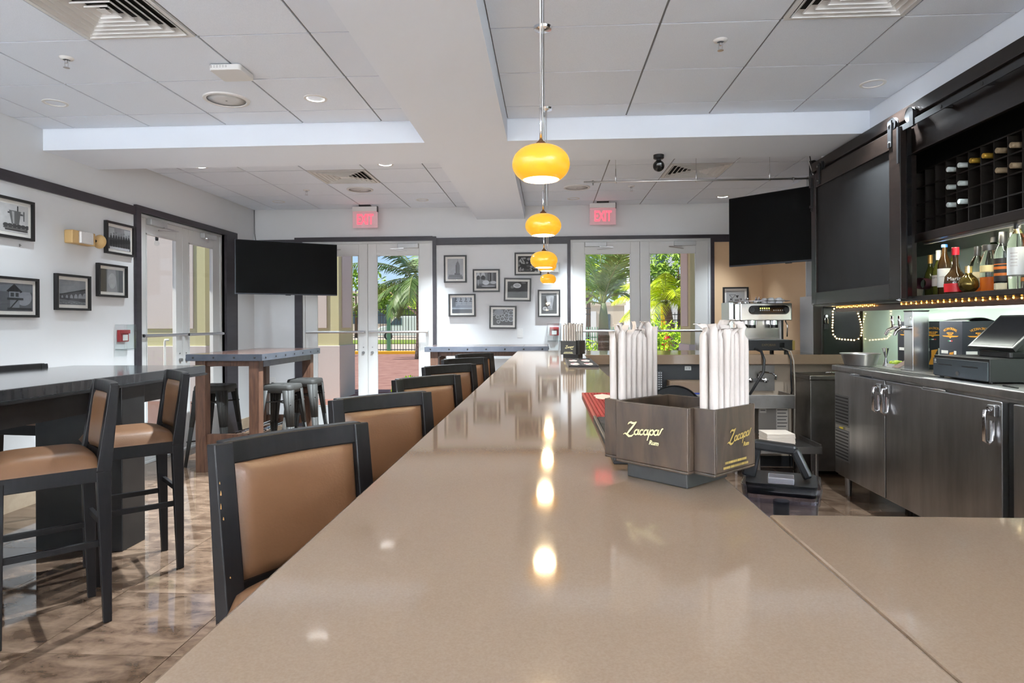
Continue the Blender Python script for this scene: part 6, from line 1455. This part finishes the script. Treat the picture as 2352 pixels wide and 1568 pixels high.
# ------------------------------------------------------------------ van, buildings, hydrant
VW = mat('van_white', '#e3e4e8', .3, coat=.5); VG = mat('van_glass', (.06, .09, .12), .08)
t = thing('white_van', 'white panel van parked beyond the black fence', 'van', (-11.9, 56, 0))
prof = [(-2.9, .35), (-2.9, .95), (-2.55, 1.15), (-1.9, 1.25), (-1.3, 1.95), (-.9, 2.05), (2.6, 2.05), (2.75, 1.9), (2.75, .35)]
m = MB().prism(prof, 1.9); m.v = [Vector((v.x, -.95+v.z, v.y)) for v in m.v]; m.build('body', VW, t, bevel=.06)
m = MB().prism([(-1.85, 1.28), (-1.32, 1.88), (-.75, 1.9), (-.75, 1.28)], .02); m.v = [Vector((v.x, -.97+v.z, v.y)) for v in m.v]; m.build('side_window', VG, t)
for x in (-1.95, 1.75): w = MB().lathe([(.0, 0), (.36, 0), (.36, .22), (0, .22)], (x, -.98, .35), 20, Matrix.Rotation(-PI/2, 3, 'X')).build('wheel', BLACKM, t, smooth='auto'); MB().lathe([(.0, 0), (.2, 0), (.2, .02), (0, .02)], (x, -.985, .35), 14, Matrix.Rotation(-PI/2, 3, 'X')).build('hub_cap', ALU, w, smooth='auto')
MB().bx(-.2, -.19, -.958, -.95, .5, 1.8).bx(.8, .81, -.958, -.95, .5, 1.8).bx(1.3, 2.4, -.958, -.95, 1.2, 1.24).build('door_seam', STEELD, t)
def building(label, x0, x1, y, h, wall, wins, roof=None, bands=()):
    t = thing('building', label, 'building', ((x0+x1)/2, y, 0)); cx = (x0+x1)/2
    MB().bx(x0-cx, x1-cx, 0, 6, 0, h).build('wall', wall, t)
    MB().bx(x0-cx-.1, x1-cx+.1, -.1, 6.1, h, h+.25).build('parapet', roof or wall, t)
    for (a, b_, z0, z1, m) in bands: MB().bx(a-cx, b_-cx, -.05, 0, z0, z1).build('wall_panel', m, t)
    for (a, b_, z0, z1) in wins:
        f = MB().bx(a-cx, b_-cx, -.04, 0, z0, z1).build('window', VG, t); MB().bx(a-cx, b_-cx, -.07, -.04, z0-.05, z0).build('window_sill', wall, f)
WHB = mat('white_render', '#d9dade', .8); YLB = mat('yellow_render', '#e0a92a', .8); BLB = mat('blue_render', '#3b5aa0', .7); CRB = mat('cream_render', '#cfc3b4', .85)
building('white and yellow building beyond the bright palm', 7.2, 14, 44, 4.2, WHB, [(8.8, 9.3, 1.0, 2.4), (10.4, 11.0, 1.0, 2.4)], bands=((7.6, 8.2, 0, 2.6, YLB), (9.4, 10.2, 0, 2.6, YLB), (7.2, 7.5, 0, 2.6, BLB)))
building('pale building behind the bottle palm', 1.0, 5.4, 46, 2.6, CRB, [(1.3, 2.2, 1.2, 2.2), (3.6, 4.4, .8, 2.0)], bands=((2.3, 3.4, 0, 2.2, WHB),))
building('tall white building with a dark roof line behind the trees', 7.4, 11.5, 58, 7.6, WHB, [(8.2, 8.9, 6, 7.4), (9.6, 10.4, 6, 7.4)], roof=BLB)
building('long pale building behind the van', -34, -8, 78, 5.2, CRB, [(-30+3*i, -28.4+3*i, 1.4, 3.0) for i in range(7)])
t = thing('fire_hydrant', 'red fire hydrant beyond the palm doors', 'hydrant', (4.91, 27, 0)); RH = mat('hydrant_red', '#c3202b', .4)
MB().lathe([(.17, -.05), (.17, .05), (.12, .06), (.12, .62), (.15, .64), (.15, .70), (.10, .80), (.04, .86), (.04, .9), (0, .9)], n=18).build('barrel', RH, t, smooth='auto')
for s in (-1, 1): MB().cyl((s*.1, 0, .5), (s*.2, 0, .5), .06, n=12).build('nozzle', RH, t, smooth='auto')
m = MB()
random.seed(77)
for i in range(2600):
    q = Vector((random.uniform(4.2, 10), random.uniform(31.2, 32), random.uniform(.0, .95))); u = Vector((random.gauss(0, 1), random.gauss(0, 1), random.gauss(0, 1))).normalized()*.08; v = u.orthogonal()
    m.add([q-u, q+v*.6, q+u, q-v*.6], [(0, 1, 2, 3)])
t = thing('clipped_hedge', 'low clipped yellow-green hedge before the far fence', 'hedge', (7, 31.6, 0)); o = m.build('foliage', LIMEG, t, flipfix=False, world=True); o['kind'] = 'stuff'
MB().bx(4.3, 9.9, 31.3, 31.9, -.05, .8).build('hedge_core', LEAFD, t, world=True)
